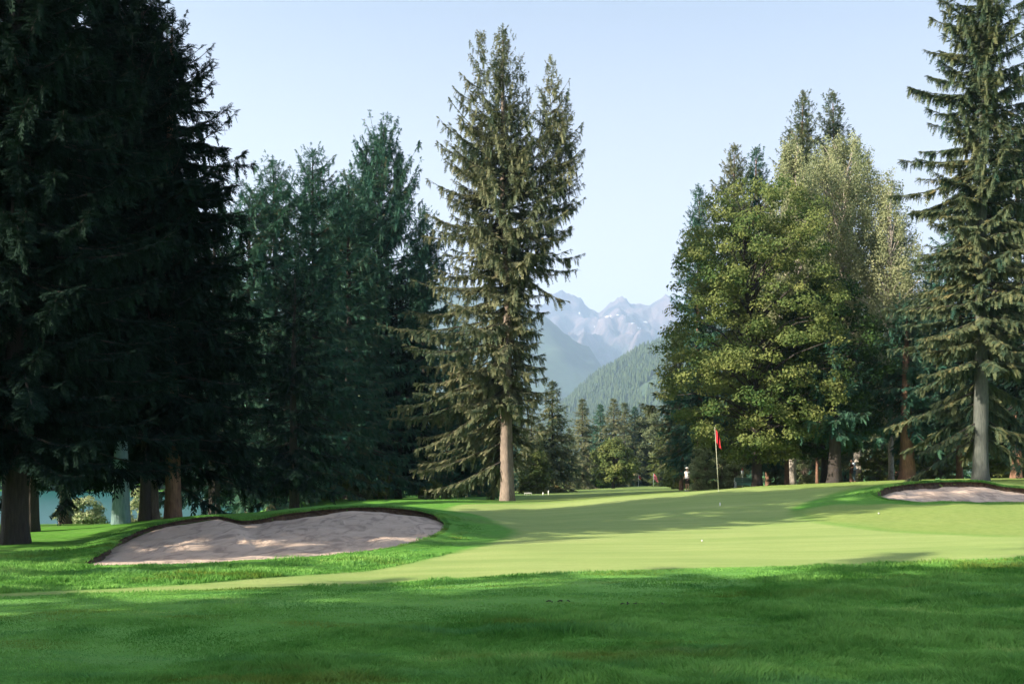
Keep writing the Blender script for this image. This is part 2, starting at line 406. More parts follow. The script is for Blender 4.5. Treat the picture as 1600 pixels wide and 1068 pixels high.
# ------------------------------------------------------------------ bunkers
def sand_material():
    m, nt, ns, ls, b = mat_new('sand')
    n1 = noise_node(nt, 1.2, 5, .6); n2 = noise_node(nt, 22, 4, .7); n3 = noise_node(nt, 2.2, 4, .6, scl=(1, .35, 1), dist=1.5)
    c = ramp(nt, n1, [(.3, (.44, .335, .265)), (.7, (.60, .47, .38))])
    c = mixc(nt, maprange(nt, n3, .46, .66, 0, .8), c, (.27, .205, .17))
    c = mixc(nt, maprange(nt, n2, .6, .8, 0, .35), c, (.24, .19, .16))
    ls.new(c, b.inputs['Base Color']); b.inputs['Roughness'].default_value = .95
    bump(nt, b, mth(nt, 'ADD', n2, mth(nt, 'MULTIPLY', n3, 2)), .6, .05)
    return m
M['sand'] = sand_material()
M['earth'] = bark_mat('earth', (.035, .022, .014), (.15, .095, .06), 9, 1)

def bunker(out3, center, floor_fn, seed):
    E, nrm, lip = out3; n = len(E); r = rng(seed)
    ze = terrain(E[:, 0], E[:, 1])
    # sand: rings from edge to centre
    K = 26; ts = np.linspace(0, 1, K) ** .8
    V = []
    for k, t in enumerate(ts):
        p = (E - nrm * .02) * (1 - t) + np.array(center) * t
        z0 = ze - lip
        zi = z0 * (1 - t) ** 1.0 + floor_fn(p, t) * (1 - (1 - t) ** 1.0)
        zi = zi + (fbm(p[:, 0] * 1.1, p[:, 1] * 1.1, seed + 3, 4) - .5) * .22 * sstep(0, .15, t) * (1 - .6 * t)
        if k == 0: zi = zi - .06
        V.append(np.column_stack([p, zi]))
    V = np.vstack(V); j = np.arange(n); j2 = (j + 1) % n
    q = np.vstack([np.stack([k * n + j, k * n + j2, (k + 1) * n + j2, (k + 1) * n + j], -1) for k in range(K - 1)])
    # orient upward
    a = V[q[0]]; 
    if np.cross(a[1] - a[0], a[2] - a[0])[2] < 0: q = q[:, ::-1]
    sand = link('sand', make_mesh('sand', V, q, M['sand'], smooth=True)); tag(sand, kind='structure')
    # turf edge: skirt of grass then a broken earth face
    prof = [(.55, -.012), (.42, .006), (.25, .012), (.10, .03), (.0, .02), (-.04, -.03)]
    W = []
    for d, h in prof:
        p = E + nrm * d
        W.append(np.column_stack([p, terrain(p[:, 0], p[:, 1]) + h]))
    rj = r.uniform(-.035, .035, (3, n))
    for k, (d, hf) in enumerate([(.02, .35), (.0, .7), (-.03, 1.25)]):
        p = E + nrm * (d + rj[k])[:, None]
        W.append(np.column_stack([p, ze - lip * hf - .02]))
    W = np.vstack(W); m = len(prof) + 3
    q = np.vstack([np.stack([k * n + j, (k + 1) * n + j, (k + 1) * n + j2, k * n + j2], -1) for k in range(m - 1)])
    a = W[q[0]]
    if np.cross(a[1] - a[0], a[2] - a[0])[2] < 0: q = q[:, ::-1]
    mi = np.repeat((np.arange(m - 1) >= 4).astype(int), n)
    e = link('turf_edge', make_mesh('turf_edge', W, q, [M['ground'], M['earth']],
        {'green': poly_sdf(W[:, 0], W[:, 1], GREENp), 'fair': np.full(len(W), -3.0), 'dry': paleness(W[:, 0], W[:, 1])}, mi, smooth=False))
    tag(e, kind='structure')
    return E, nrm, ze, lip
EL = bunker(OL, (-5.3, 20.6), lambda p, t: -.16 + .045 * np.maximum(p[:, 1] - 18, 0) , 3)
ER = bunker(OR, (17.0, 34.4), lambda p, t: .49 + .09 * np.maximum(p[:, 1] - 33, 0), 8)

# teal river beyond the left trees
m, nt, ns, ls, b = mat_new('river_water')
nw = noise_node(nt, 1.2, 4, .6, scl=(1, 3, 1))
ls.new(ramp(nt, nw, [(.3, (.006, .075, .075)), (.7, (.010, .11, .105))]), b.inputs['Base Color']); b.inputs['Roughness'].default_value = .35
bump(nt, b, nw, .4, .05)
wv = np.array([[-160, 50, -1.3], [-18, 50, -1.3], [-17, 70, -1.3], [-24, 136, -1.3], [-60, 142, -1.3], [-220, 146, -1.3]])
tag(link('water', make_mesh('water', wv, [[0, 1, 2, 3], [0, 3, 4, 5]], m)), kind='structure')

# ------------------------------------------------------------------ grass blades
def blades(px_, py_, h, w, seed, lean=.5):
    n = len(px_); r = rng(seed)
    a = r.uniform(0, 2 * np.pi, n); la = noise(px_ * 5, py_ * 5, seed) * 9 + r.normal(0, .7, n); ll = r.uniform(.1, lean, n) * h
    z0 = terrain(px_, py_) - .004
    b = np.column_stack([px_, py_, z0]); sd_ = np.column_stack([np.cos(a), np.sin(a), np.zeros(n)]) * (w / 2)[:, None]
    mid = b + np.column_stack([np.cos(la) * ll * .35, np.sin(la) * ll * .35, h * .6])
    tip = b + np.column_stack([np.cos(la) * ll, np.sin(la) * ll, h])
    V = np.stack([b - sd_, b + sd_, mid + sd_ * .7, mid - sd_ * .7, tip], 1).reshape(-1, 3)
    o = np.arange(n)[:, None] * 5
    return V, o + np.array([0, 1, 2, 3]), o + np.array([3, 2, 4]), np.repeat(r.uniform(0, 1, n), 5)
def blade_mat(name, d, l, tip=None):
    m = foliage_mat(name, d, l, .42, tip); nt = m.node_tree
    cr = [n for n in nt.nodes if n.type == 'VALTORGB'][0]; outs = [l_.to_socket for l_ in cr.outputs[0].links]
    hue = noise_node(nt, .9, 4, .6, scl=(.35, 1.0, 1)); hue2 = noise_node(nt, 1.3, 4, .6, scl=(.3, 1.2, 1), dist=.5)
    c = mixc(nt, maprange(nt, hue, .54, .70, 0, .65), cr.outputs[0], (.19, .21, .035))
    c = mixc(nt, maprange(nt, hue2, .52, .72, 0, .4), c, (.09, .28, .13))
    for o in outs: nt.links.new(c, o)
    return m
M['blade'] = blade_mat('blade', (.05, .19, .025), (.23, .46, .11), (.44, .54, .18))
r = rng(21)
N = 760000
Yr = 5.2 * (19.5 / 5.2) ** r.uniform(0, 1, N) ** .9; ur = r.uniform(-.92, .92, N); xr = ur * Yr
s_g = poly_sdf(xr, Yr, GREENp); s_f = poly_sdf(xr, Yr, FAIRp); s_l = poly_sdf(xr, Yr, LBp)
keep = (s_g < .0) & (s_l < -.05); xr, Yr, s_f, s_l = xr[keep], Yr[keep], s_f[keep], s_l[keep]
tuft = fbm(xr * 1.8, Yr * 1.8, 31, 4)
roughness = 1 - sstep(-.8, .8, s_f)
tuft2 = np.clip((tuft - .5) * 2.2 + .5, 0, 1)
h = (.010 + .018 * tuft2) * (1 - roughness) + roughness * (.022 + .075 * tuft2 ** 1.3)
V, q, t, ti = blades(xr, Yr, h * r.uniform(.6, 1.25, len(xr)), (.0055 + .00035 * Yr) * (1 + .5 * roughness) * r.uniform(.7, 1.3, len(xr)), 22, 1.0)
ti = ti * .3 + np.repeat(np.clip((fbm(xr * .22, Yr * 1.3, 77, 4) - .5) * 2.4 + .5, 0, 1) * .38 + np.clip((fbm(xr * 2.4, Yr * 3.4, 78, 4) - .5) * 3 + .5, 0, 1) * .32, 5)
# longer fringe round both bunkers
Vs, qs, ts_, tis = [V], [q], [t], [ti]; off = len(V)
for (E, nrm, ze, lip), sdn, hh in ((EL, 41, .085), (ER, 42, .11)):
    r = rng(sdn); n = 60000
    k = r.integers(0, len(E), n); d = np.where(r.random(n) < .4, r.normal(-.01, .04, n), np.abs(r.normal(0, .3, n))); p = E[k] + nrm[k] * d[:, None] + r.normal(0, .05, (n, 2))
    tf = fbm(p[:, 0] * 2.5, p[:, 1] * 2.5, sdn, 3)
    ok = poly_sdf(p[:, 0], p[:, 1], GREENp) < -.05; p = p[ok]; tf = tf[ok]; dd = d[ok]; ll = lip[k][ok]
    h = (.35 + .9 * tf) * hh * (.4 + .6 * np.exp(-dd / .3)) * (.45 + ll * 2)
    V, q, t, ti = blades(p[:, 0], p[:, 1], h, np.full(len(p), .018), sdn + 1, 1.3)
    Vs.append(V); qs.append(q + off); ts_.append(t + off); tis.append(ti); off += len(V)
V = np.vstack(Vs)
go = link('grass', make_mesh('grass', V, [np.vstack(qs), np.vstack(ts_)], M['blade'], {'tint': np.concatenate(tis)}))
tag(go, 'short green grass of the shaded foreground and the bunker fringes', 'grass', kind='stuff')

# ------------------------------------------------------------------ trees
def norm(v): return v / (np.linalg.norm(v, axis=-1, keepdims=True) + 1e-9)

def spray_template(nt=5):
    """a flat herringbone twig of unit length along +x, spread in y"""
    qs = []
    def quad(a, b, w0, w1):
        a = np.array(a, float); b = np.array(b, float); d = norm(b - a); s = np.array([-d[1], d[0], 0])
        m = a * .45 + b * .55
        qs.append([a, m - s * w0, b, m + s * w0])
    quad((0, 0, 0), (1.02, 0, 0), .055, 0)
    for i in range(nt):
        t = .08 + .78 * i / (nt - 1); L = .38 * (1 - t * .6)
        for sgn in (-1, 1):
            tt = t + (.05 if sgn > 0 else 0)
            quad((tt, 0, 0), (tt + L * .75, sgn * L * .72, -.05 * L), .042, 0)
    return np.array(qs)           # (Q,4,3)
SPRAY = spray_template(6); SPRAY_S = spray_template(3)

def bake_sprays(pos, dirs, length, roll, seed, tmpl=SPRAY, wid=1.0, droop=.25):
    """pos (N,3), dirs (N,3), length (N)"""
    r = rng(seed); N = len(pos)
    d = norm(dirs); up = np.tile([0, 0, 1.0], (N, 1)); side = norm(np.cross(up, d) + r.normal(0, .05, (N, 3)))
    nn = np.cross(d, side)
    c, s = np.cos(roll)[:, None], np.sin(roll)[:, None]
    side2 = side * c + nn * s; nn2 = nn * c - side * s
    T = tmpl.reshape(-1, 3)
    T = T[None] * np.ones((N, 1, 1)); T = T + r.normal(0, .018, T.shape)
    L = length[:, None, None]
    V = pos[:, None] + L * (T[:, :, 0:1] * d[:, None] + T[:, :, 1:2] * wid * side2[:, None] + T[:, :, 2:3] * nn2[:, None])
    V[:, :, 2] -= (droop * length)[:, None] * T[:, :, 0] ** 2
    Q = len(tmpl); q = np.arange(N * Q * 4).reshape(-1, 4)
    return V.reshape(-1, 3), q

def conifer_crown(H, base, prof, seed, wh=.42, per=5, lean=None, pitch=(-18, 5, 42), upturn=.25, droopk=.22, spacing=.22, spray=.62, hang=.5, tmpl=SPRAY, gap=0.0, wood=None, wid=1.0, front=0, rag=.5, hl=1.0):
    """prof: list of (height fraction of tree, radius left (-x), radius right (+x)); lean(z)->(x,y) trunk axis"""
    r = rng(seed); P, D, Ls, Ro, Ti = [], [], [], [], []
    pf = np.array(prof); z = base; azo = 0
    while z < H - .25:
        f = z / H
        rl = np.interp(f, pf[:, 0], pf[:, 1]); rr = np.interp(f, pf[:, 0], pf[:, 2])
        n = max(3, int(per + r.integers(-1, 2)))
        azo += r.uniform(.4, 1.2)
        for k in range(n):
            az = azo + k * 2 * np.pi / n + r.normal(0, .18)
            if gap and r.random() < gap: continue
            if z < front and math.sin(az) < -.25: continue
            ca = math.cos(az); w = float(np.clip(.5 + ca * .75, 0, 1))
            L = (rl * (1 - w) + rr * w) * r.uniform(.74, 1.1) * (1 + rag * (float(noise(az * 1.3 + 7, z * .45, seed)) - .5))
            if r.random() < .12: L *= r.uniform(.4, .8)
            L = max(L, .25)
            zz = z + r.uniform(-.2, .2)
            p0 = np.interp(f, [base / H, .55, 1.0], pitch) + r.normal(0, 7)
            out = np.array([ca, math.sin(az), 0.0]); t = np.linspace(0, 1, 8)
            dk = droopk * np.interp(f, [0, .5, 1], [1.2, 1.0, .1])
            zc = L * (math.tan(math.radians(p0)) * t - dk * t ** 2 + upturn * t ** 3)
            bend = r.normal(0, .12)
            perp = np.array([-out[1], out[0], 0])
            ax = lean(zz) if lean else (0, 0)
            pts = np.array([ax[0], ax[1], zz]) + out * (L * t)[:, None] + perp * (bend * L * t ** 2)[:, None]; pts[:, 2] += zc
            if wood is not None and L > .8: wood.tube(pts, np.linspace(.012 + .009 * L, .005, 8), 4, False)
            m = max(3, int(L / spacing)); s = np.sort(r.uniform(.05, 1.0, m)) ** .8; s[-1] = .97
            idx = s * 7; i0 = np.minimum(idx.astype(int), 6); fr = (idx - i0)[:, None]
            pp = pts[i0] * (1 - fr) + pts[i0 + 1] * fr; tg = norm(pts[i0 + 1] - pts[i0])
            sl_ = spray * (.55 + .65 * (1 - s)) * min(1.0, .45 + L / 3.2) * r.uniform(.75, 1.25, m)
            for sg_ in (-1, 1):
                ang = r.uniform(.55, 1.05, m)[:, None]
                d = tg * np.cos(ang) + perp * sg_ * np.sin(ang) + np.array([0, 0, -1.0]) * r.uniform(0, .35, (m, 1))
                P.append(pp); D.append(d); Ls.append(sl_); Ro.append(r.normal(0, .45, m)); Ti.append(r.uniform(0, 1, m))
            P.append(pp + [0, 0, .02]); D.append(tg + perp * r.normal(0, .25, (m, 1)) + np.array([0, 0, .12])); Ls.append(sl_ * .8); Ro.append(r.normal(0, .5, m)); Ti.append(r.uniform(.2, 1, m))
            nh = int(m * hang)
            if nh:
                j = r.integers(0, m, nh); d = tg[j] * .35 + np.array([0, 0, -1.0]) + r.normal(0, .15, (nh, 3))
                P.append(pp[j]); D.append(d); Ls.append(sl_[j] * r.uniform(.7, 1.3, nh) * hl); Ro.append(r.uniform(-1.5, 1.5, nh)); Ti.append(r.uniform(0, .8, nh))
            P.append(pts[-2:-1]); D.append(norm(pts[-1:] - pts[-2:-1]) + np.array([[0, 0, .1]])); Ls.append(np.array([min(.7, .25 + .15 * L) * spray / .6])); Ro.append(np.zeros(1)); Ti.append(r.uniform(.4, 1, 1))
        z += wh * r.uniform(.75, 1.25) * (1.0 if f < .8 else .75)
    # leader
    ax = lean(H) if lean else (0, 0)
    for k in range(7):
        P.append(np.array([[ax[0], ax[1], H - .9 + k * .12]])); a = r.uniform(0, 6.28)
        D.append(np.array([[math.cos(a) * .5, math.sin(a) * .5, .9]])); Ls.append(np.array([.35])); Ro.append(np.zeros(1)); Ti.append(np.array([.5]))
    P.append(np.array([[ax[0], ax[1], H - .5]])); D.append(np.array([[0.01, 0, 1.0]])); Ls.append(np.array([.8])); Ro.append(np.zeros(1)); Ti.append(np.array([.5]))
    P = np.vstack(P); D = np.vstack(D); Ls = np.concatenate(Ls); Ro = np.concatenate(Ro); Ti = np.concatenate(Ti)
    V, q = bake_sprays(P, D, Ls, Ro, seed + 1, tmpl, wid)
    return V, q, np.repeat(Ti, len(tmpl) * 4)

def trunk_obj(H, r0, mat, parent, lean=None, seed=1, flare=1.25, top=.03, name='trunk', z0=-.3, sides=14, ridg=.06):
    r = rng(seed); n = 26; zz = np.concatenate([[z0, .05, .25, .5, .9], np.linspace(1.5, H, n - 5)])
    rad = r0 * ((1 - np.clip(zz / H, 0, 1)) ** .85) + top
    rad *= 1 + (flare - 1) * np.exp(-np.maximum(zz, 0) / .35)
    th = np.arange(sides) / sides * 2 * np.pi; V = []
    lob = [r.uniform(0, 6.28) for _ in range(3)]
    for z_, ra in zip(zz, rad):
        ax = lean(z_) if lean else (0, 0)
        k = 1 + ridg * np.sin(3 * th + lob[0]) + ridg * np.sin(5 * th + lob[1] + z_ * .2) + .25 * (flare - 1) * math.exp(-max(z_, 0) / .3) * np.sin(5 * th + lob[2])
        k = k + r.normal(0, .02, sides)
        V.append(np.column_stack([ax[0] + ra * k * np.cos(th), ax[1] + ra * k * np.sin(th), np.full(sides, z_)]))
    V = np.vstack(V); j = np.arange(sides); j2 = (j + 1) % sides
    q = np.vstack([np.stack([a * sides + j, a * sides + j2, (a + 1) * sides + j2, (a + 1) * sides + j], -1) for a in range(n - 1)])
    return link(name, make_mesh(name, V, q, mat, smooth=True), parent)

PROTO = {}
def conifer(name, label, x, y, H, base, prof, seed, leaf, bark, r0, lean=None, group=None, key=None, rz=0, extra=None, dz=0, **kw):
    t = thing(name, label, 'tree', (x, y, gzat(x, y) + dz), rz, group)
    if key and key in PROTO:
        src = PROTO[key]
        k = H / src['H']; t.scale = (k, k, k)
        for nm, me in src['parts']:
            o = link(nm, me if nm != 'crown' or leaf == src['leaf'] else me, t)
        return t
    wood = MB()
    V, q, ti = conifer_crown(H, base, prof, seed, lean=lean, wood=wood, **kw)
    if extra:
        Vs, qs, tis = [V], [q], [ti]; off = len(V)
        for e in extra:
            e = dict(e); V2, q2, t2 = conifer_crown(e.pop('H'), e.pop('base'), e.pop('prof'), e.pop('seed'), wood=wood, **{**kw, **e})
            Vs.append(V2); qs.append(q2 + off); tis.append(t2); off += len(V2)
        V, q, ti = np.vstack(Vs), np.vstack(qs), np.concatenate(tis)
    cr = link('crown', make_mesh('crown', V, q, M[leaf], {'tint': ti}), t)
    tr = trunk_obj(H * .97, r0, M[bark], t, lean, seed)
    lm = wood.build('limbs', M['bark_limb'], t)
    if key: PROTO[key] = dict(H=H, leaf=leaf, parts=[('crown', cr.data), ('trunk', tr.data), ('limbs', lm.data)])
    return t

LEAFT = np.array([[0, -.5, 0], [.5, 0, .12], [0, .5, 0], [-.5, 0, .12]])
def leaves(pos, nrm, size, seed):
    r = rng(seed); N = len(pos); n = norm(nrm + r.normal(0, .55, (N, 3)))
    a = norm(np.cross(n, r.normal(0, 1, (N, 3)))); b = np.cross(n, a)
    s = size * r.uniform(.6, 1.35, N)
    V = pos[:, None] + s[:, None, None] * (LEAFT[None, :, 0:1] * a[:, None] * .8 + LEAFT[None, :, 1:2] * b[:, None] + LEAFT[None, :, 2:3] * n[:, None])
    return V.reshape(-1, 3), np.arange(N * 4).reshape(-1, 4)

def broadleaf(name, label, x, y, H, prof, seed, leaf, bark, r0, ncl=260, lpc=130, size=.17, cl_r=.85, flat=.6, droop=0.0, trunks=1, lean=None, group=None, fork=.25, cat='tree', shell=.5, key=None, cx=0.0, rz=0, crownname='crown', stem='trunk'):
    t = thing(name, label, cat, (x, y, gzat(x, y)), rz, group)
    if key and key in PROTO:
        src = PROTO[key]; k = H / src['H']; t.scale = (k, k, k)
        for nm, me in src['parts']: link(nm, me, t)
        return t
    r = rng(seed); pf = np.array(prof); lo, hi = pf[0, 0] * H, pf[-1, 0] * H
    # clusters: more where the crown is wide
    cen = []
    while len(cen) < ncl:
        zc = r.uniform(lo, hi); f = zc / H; rl = np.interp(f, pf[:, 0], pf[:, 1]); rr = np.interp(f, pf[:, 0], pf[:, 2]); mx = max(pf[:, 1].max(), pf[:, 2].max())
        if r.random() > (rl + rr) / (2 * mx): continue
        az = r.uniform(0, 2 * np.pi); w = (math.cos(az) + 1) / 2; R_ = rl * (1 - w) + rr * w
        lob = .78 + .42 * float(noise(az * 1.6 + 3, zc * .45, seed)) 
        rad = R_ * lob * (r.random() ** shell)
        cen.append((cx * f + rad * math.cos(az), rad * math.sin(az), zc, rad / (R_ + .01)))
    cen = np.array(cen); axl = lean or (lambda z_: (0, 0))
    wood = MB(); zf = H * fork
    for c in cen[:: max(1, ncl // 110)]:
        z0 = max(zf * .6, min(c[2] - abs(c[3]) * 1.2 - r.uniform(.3, 2.5), H * .8)); a = axl(z0)
        p0 = np.array([a[0], a[1], z0]); p3 = np.array([c[0], c[1], c[2] - .1]); d = p3 - p0
        tt = np.linspace(0, 1, 7)[:, None]; pts = p0 + d * tt; pts[:, 2] += (np.sin(tt[:, 0] * np.pi) * .12 * np.linalg.norm(d)) * (1 if droop == 0 else 1.6)
        pts[1:-1] += r.normal(0, .05, (5, 3)) * min(1, np.linalg.norm(d) * .3)
        ln = np.linalg.norm(d); wood.tube(pts, np.linspace(min(r0 * .4, .015 + .013 * ln), .008, 7), 5, False)
    cr_ = cl_r * r.uniform(.6, 1.35, ncl)
    n = (lpc * (cr_ / cl_r) ** 2).astype(int); idx = np.repeat(np.arange(ncl), n); m = len(idx)
    o = r.normal(0, 1, (m, 3)); o = norm(o) * (r.random(m) ** .45)[:, None] * cr_[idx][:, None]
    o[:, 2] *= flat; o[:, 2] -= .25 * (o[:, 0] ** 2 + o[:, 1] ** 2) / np.maximum(cr_[idx], .1)
    if droop:
        o[:, :2] *= .55; o[:, 2] = -r.random(m) ** .8 * droop * cr_[idx] / cl_r + r.normal(0, .12, m)
    pos = cen[idx, :3] + o
    ok = pos[:, 2] > .03; pos, idx, o = pos[ok], idx[ok], o[ok]
    nr = norm(o) * .5 + np.array([0, 0, .6]) + norm(pos * np.array([1, 1, 0])) * .4
    V, q = leaves(pos, nr, np.full(len(pos), size), seed + 5)
    ti = np.repeat(np.clip(r.uniform(0, 1, ncl)[idx] * .6 + r.uniform(0, .4, len(idx)), 0, 1), 4)
    cr = link(crownname, make_mesh('crown', V, q, M[leaf], {'tint': ti}), t)
    parts = [(crownname, cr.data)]
    for k in range(trunks):
        if trunks == 1: tr = trunk_obj(H * .82, r0, M[bark], t, lean, seed + k, name=stem)
        else:
            a = k * 2 * np.pi / trunks + r.uniform(0, 1); sp = r.uniform(.25, .6) * (pf[:, 1].max() * .5)
            tr = trunk_obj(H * r.uniform(.6, .85), r0 * r.uniform(.6, 1), M[bark], t, (lambda z_, a=a, sp=sp: (math.cos(a) * sp * (.1 + z_ / H), math.sin(a) * sp * (.1 + z_ / H))), seed + k, 1.1, .01, stem, sides=8)
        parts.append((stem, tr.data))
    parts.append(('limbs', wood.build('limbs', M[bark], t).data))
    if key: PROTO[key] = dict(H=H, parts=parts)
    return t

def sym(*p): return [(a, b, b) for a, b in p]

# ------------------------------------------------------------------ placing the trees
def Hof(px, Y, top): return CAMZ + (HZ - top) * Y / F - gzat(xof(px, Y), Y)
def leanf(H, x1, pw=1.0, y1=0.0, wob=0.0, ph=0.0):
    return lambda z_: (x1 * (max(z_, 0) / H) ** pw + wob * math.sin(z_ * .35 + ph), y1 * (max(z_, 0) / H) ** pw)

# the tall spruce in the middle, with several leaders
Yc = 55.0; s_ = Yc / F; Hc = Hof(793, Yc, 40)
def zc_(py): return (782 - py) * s_
def fr_(py): return zc_(py) / Hc
axc = lambda z_: (float(np.interp(z_, [0, 6.5, 11, 16, Hc], [0, -.1, .12, -.25, -.25])), 0)
profc = [(fr_(735), 2.0, .9), (fr_(705), 6.6, 1.8), (fr_(665), 6.0, 2.2), (fr_(600), 5.6, 2.7), (fr_(540), 5.9, 2.6), (fr_(490), 5.5, 2.3), (fr_(430), 4.5, 2.7), (fr_(380), 4.2, 4.2), (fr_(320), 4.0, 3.6), (fr_(250), 3.3, 2.2),
         (fr_(190), 1.3, 1.2), (fr_(140), .9, .9), (fr_(90), .6, .6), (1.0, .1, .1)]
xl = -42 * s_; xr_ = 67 * s_
exB = dict(H=zc_(45), base=zc_(360), prof=[(0, 2.4, .8), (zc_(330) / zc_(45), 2.4, .8), (zc_(200) / zc_(45), 1.5, .7), (zc_(120) / zc_(45), .75, .5), (1, .08, .08)], seed=203, lean=lambda z_: (xl * sstep(10, 20, z_), .5 * sstep(10, 20, z_)), per=5)
exC = dict(H=zc_(90), base=zc_(430), prof=[(0, .8, 2.4), (zc_(430) / zc_(90), .9, 2.2), (zc_(300) / zc_(90), 1.2, 2.1), (zc_(200) / zc_(90), 1.1, 1.5), (zc_(140) / zc_(90), .5, .7), (1, .08, .08)], seed=204, lean=lambda z_: (xr_ * sstep(8, 18, z_), -.2), per=5)
exD = dict(H=zc_(78), base=zc_(300), prof=[(0, .5, 1.4), (zc_(300) / zc_(78), .7, 1.5), (zc_(150) / zc_(78), .5, .8), (1, .08, .08)], seed=205, lean=lambda z_: (18 * s_ * sstep(12, 20, z_), .8), per=5)
exE = dict(H=zc_(150), base=zc_(330), prof=[(0, .3, 1.2), (zc_(330) / zc_(150), .5, 1.0), (zc_(200) / zc_(150), .4, .6), (1, .08, .08)], seed=206, lean=lambda z_: (92 * s_ * sstep(8, 15, z_), .1), per=4)
ctree = conifer('spruce_tree', 'tall olive spruce alone at the middle, with several pointed tops and a bare lower trunk', xof(793, Yc), Yc, Hc, zc_(712), profc, 201,
        'needle_olive', 'bark', .36, lean=axc, extra=[exB, exC, exD, exE], wh=.46, per=8, pitch=(-24, -2, 42), upturn=.34, droopk=.24, spacing=.11, spray=.46, hang=.7, gap=.05, wid=.95, front=5.2, rag=.9, hl=1.25)

# right hand tall spruce
Yr4 = 45.0; s4 = Yr4 / F; H4 = Hof(1532, Yr4, -45)
def f4(py): return (750 - py) * s4 / H4
prof4 = [(f4(690), 2.6, 2.8), (f4(650), 3.6, 3.6), (f4(600), 3.6, 3.9), (f4(540), 3.0, 3.8), (f4(470), 3.2, 4.2), (f4(400), 3.2, 4.2), (f4(320), 3.3, 3.8), (f4(230), 2.9, 3.2), (f4(150), 2.9, 2.7), (f4(60), 2.1, 2.2), (f4(0), 1.6, 1.6), (1, .1, .1)]
conifer('spruce_tree', 'tall blue green spruce with level tiered boughs rising above the right bunker', xof(1532, Yr4), Yr4, H4, 2.2, prof4, 301,
        'needle_blue', 'bark_mid', .31, lean=leanf(H4, .1), wh=.58, per=8, pitch=(-20, 0, 22), upturn=.18, droopk=.18, spacing=.08, spray=.44, hang=1.2, gap=.03, wid=.95, front=5.6)

# ---- dark spruces on the left
darkp = sym((.06, .9), (.12, 1.0), (.3, .97), (.5, .84), (.7, .62), (.85, .40), (.95, .2), (1, .04))
def dp(Rr, asym=1.0): return [(a, b * Rr, c * Rr * asym) for a, b, c in darkp]
def dark(label, px, Y, top, Rr, base, seed, r0, leaf='needle_dark', bark='bark_dark', key=None, rz=0, name='spruce_tree', prof=None, **kw):
    H = Hof(px, Y, top) if top < 2000 else top - 2000
    kw = {**dict(wh=.47, per=6, pitch=(-24, 0, 45), upturn=.3, droopk=.22, spacing=.15, spray=.5, hang=.8), **kw}
    return conifer(name, label, xof(px, Y), Y, H, base, prof or dp(Rr), seed, leaf, bark, r0, group=None, key=key, rz=rz, lean=leanf(H, 0, 1, 0, .06, seed), **kw)
LK = dict(pitch=(-14, 0, 45), droopk=.16)
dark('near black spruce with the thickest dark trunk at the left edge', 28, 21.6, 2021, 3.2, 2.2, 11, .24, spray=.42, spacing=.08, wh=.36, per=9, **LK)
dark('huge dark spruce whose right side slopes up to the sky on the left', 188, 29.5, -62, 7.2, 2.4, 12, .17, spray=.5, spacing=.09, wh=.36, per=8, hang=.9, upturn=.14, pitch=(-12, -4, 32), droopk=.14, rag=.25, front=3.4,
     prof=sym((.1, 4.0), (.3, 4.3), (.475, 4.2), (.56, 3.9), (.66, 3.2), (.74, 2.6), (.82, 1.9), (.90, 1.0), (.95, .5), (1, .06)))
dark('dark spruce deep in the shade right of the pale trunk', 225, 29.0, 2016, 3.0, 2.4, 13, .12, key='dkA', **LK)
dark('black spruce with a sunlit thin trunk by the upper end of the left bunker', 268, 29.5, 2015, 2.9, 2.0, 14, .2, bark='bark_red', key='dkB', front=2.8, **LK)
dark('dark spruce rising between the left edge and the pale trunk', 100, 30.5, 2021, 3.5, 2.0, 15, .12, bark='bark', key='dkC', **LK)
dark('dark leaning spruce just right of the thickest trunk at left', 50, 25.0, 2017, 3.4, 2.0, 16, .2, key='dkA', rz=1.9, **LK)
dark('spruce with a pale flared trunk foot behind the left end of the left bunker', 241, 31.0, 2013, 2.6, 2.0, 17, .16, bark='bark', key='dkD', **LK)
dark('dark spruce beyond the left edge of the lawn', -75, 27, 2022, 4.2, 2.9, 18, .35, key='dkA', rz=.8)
# broken trunk: pale stem with teal shade in its bark colour
xs_, ys_ = xof(189, 27.0), 27.0
t = thing('dead_tree', 'pale bare trunk like a column with no branches, standing among the dark spruces', 'tree', (xs_, ys_, gzat(xs_, ys_)))
trunk_obj(CAMZ + 47 * 27 / F - gzat(xs_, ys_), .08, M['bark_pale'], t, seed=19, flare=1.1, top=.16)
# ---- second rank on the left, farther back
def mid(label, px, Y, top, Rr, base, seed, r0, leaf='needle_mid', key=None, rz=0, **kw):
    return dark(label, px, Y, top, Rr, base, seed, r0, leaf, 'bark_dark', key, rz, **{**dict(spray=.56, spacing=.17, wh=.5), **kw})
mid('green spruce showing its pointed top just right of the huge dark spruce', 388, 54, 290, 4.3, 2.2, 21, .2)
mid('slim spruce with a sunlit brownish top, left of two similar spires', 428, 56, 250, 4.2, 2.2, 22, .3, key='mdB', leaf='needle_mid')
mid('slim spruce with a thin pointed spire, right of its sunlit twin', 490, 59, 236, 4.3, 2.0, 23, .32)
mid('spruce filling the gap below the broad topped spruce', 545, 64, 268, 4.6, 1.6, 24, .32, key='mdB', rz=2.1)
mid('dark full spruce low between the slim spires and the broad topped spruce', 520, 68, 300, 5.0, 1.2, 241, .3, key='mdC2')
Hm5 = Hof(592, 70, 218)
mid_p = [(.07, 3.6, 3.6), (.3, 3.9, 4.0), (.5, 3.8, 3.6), (.66, 3.6, 3.3), (.76, 2.6, 2.8), (.84, 1.6, 2.2), (.90, 1.5, 1.7), (.96, 1.2, 1.3), (1, .5, .5)]
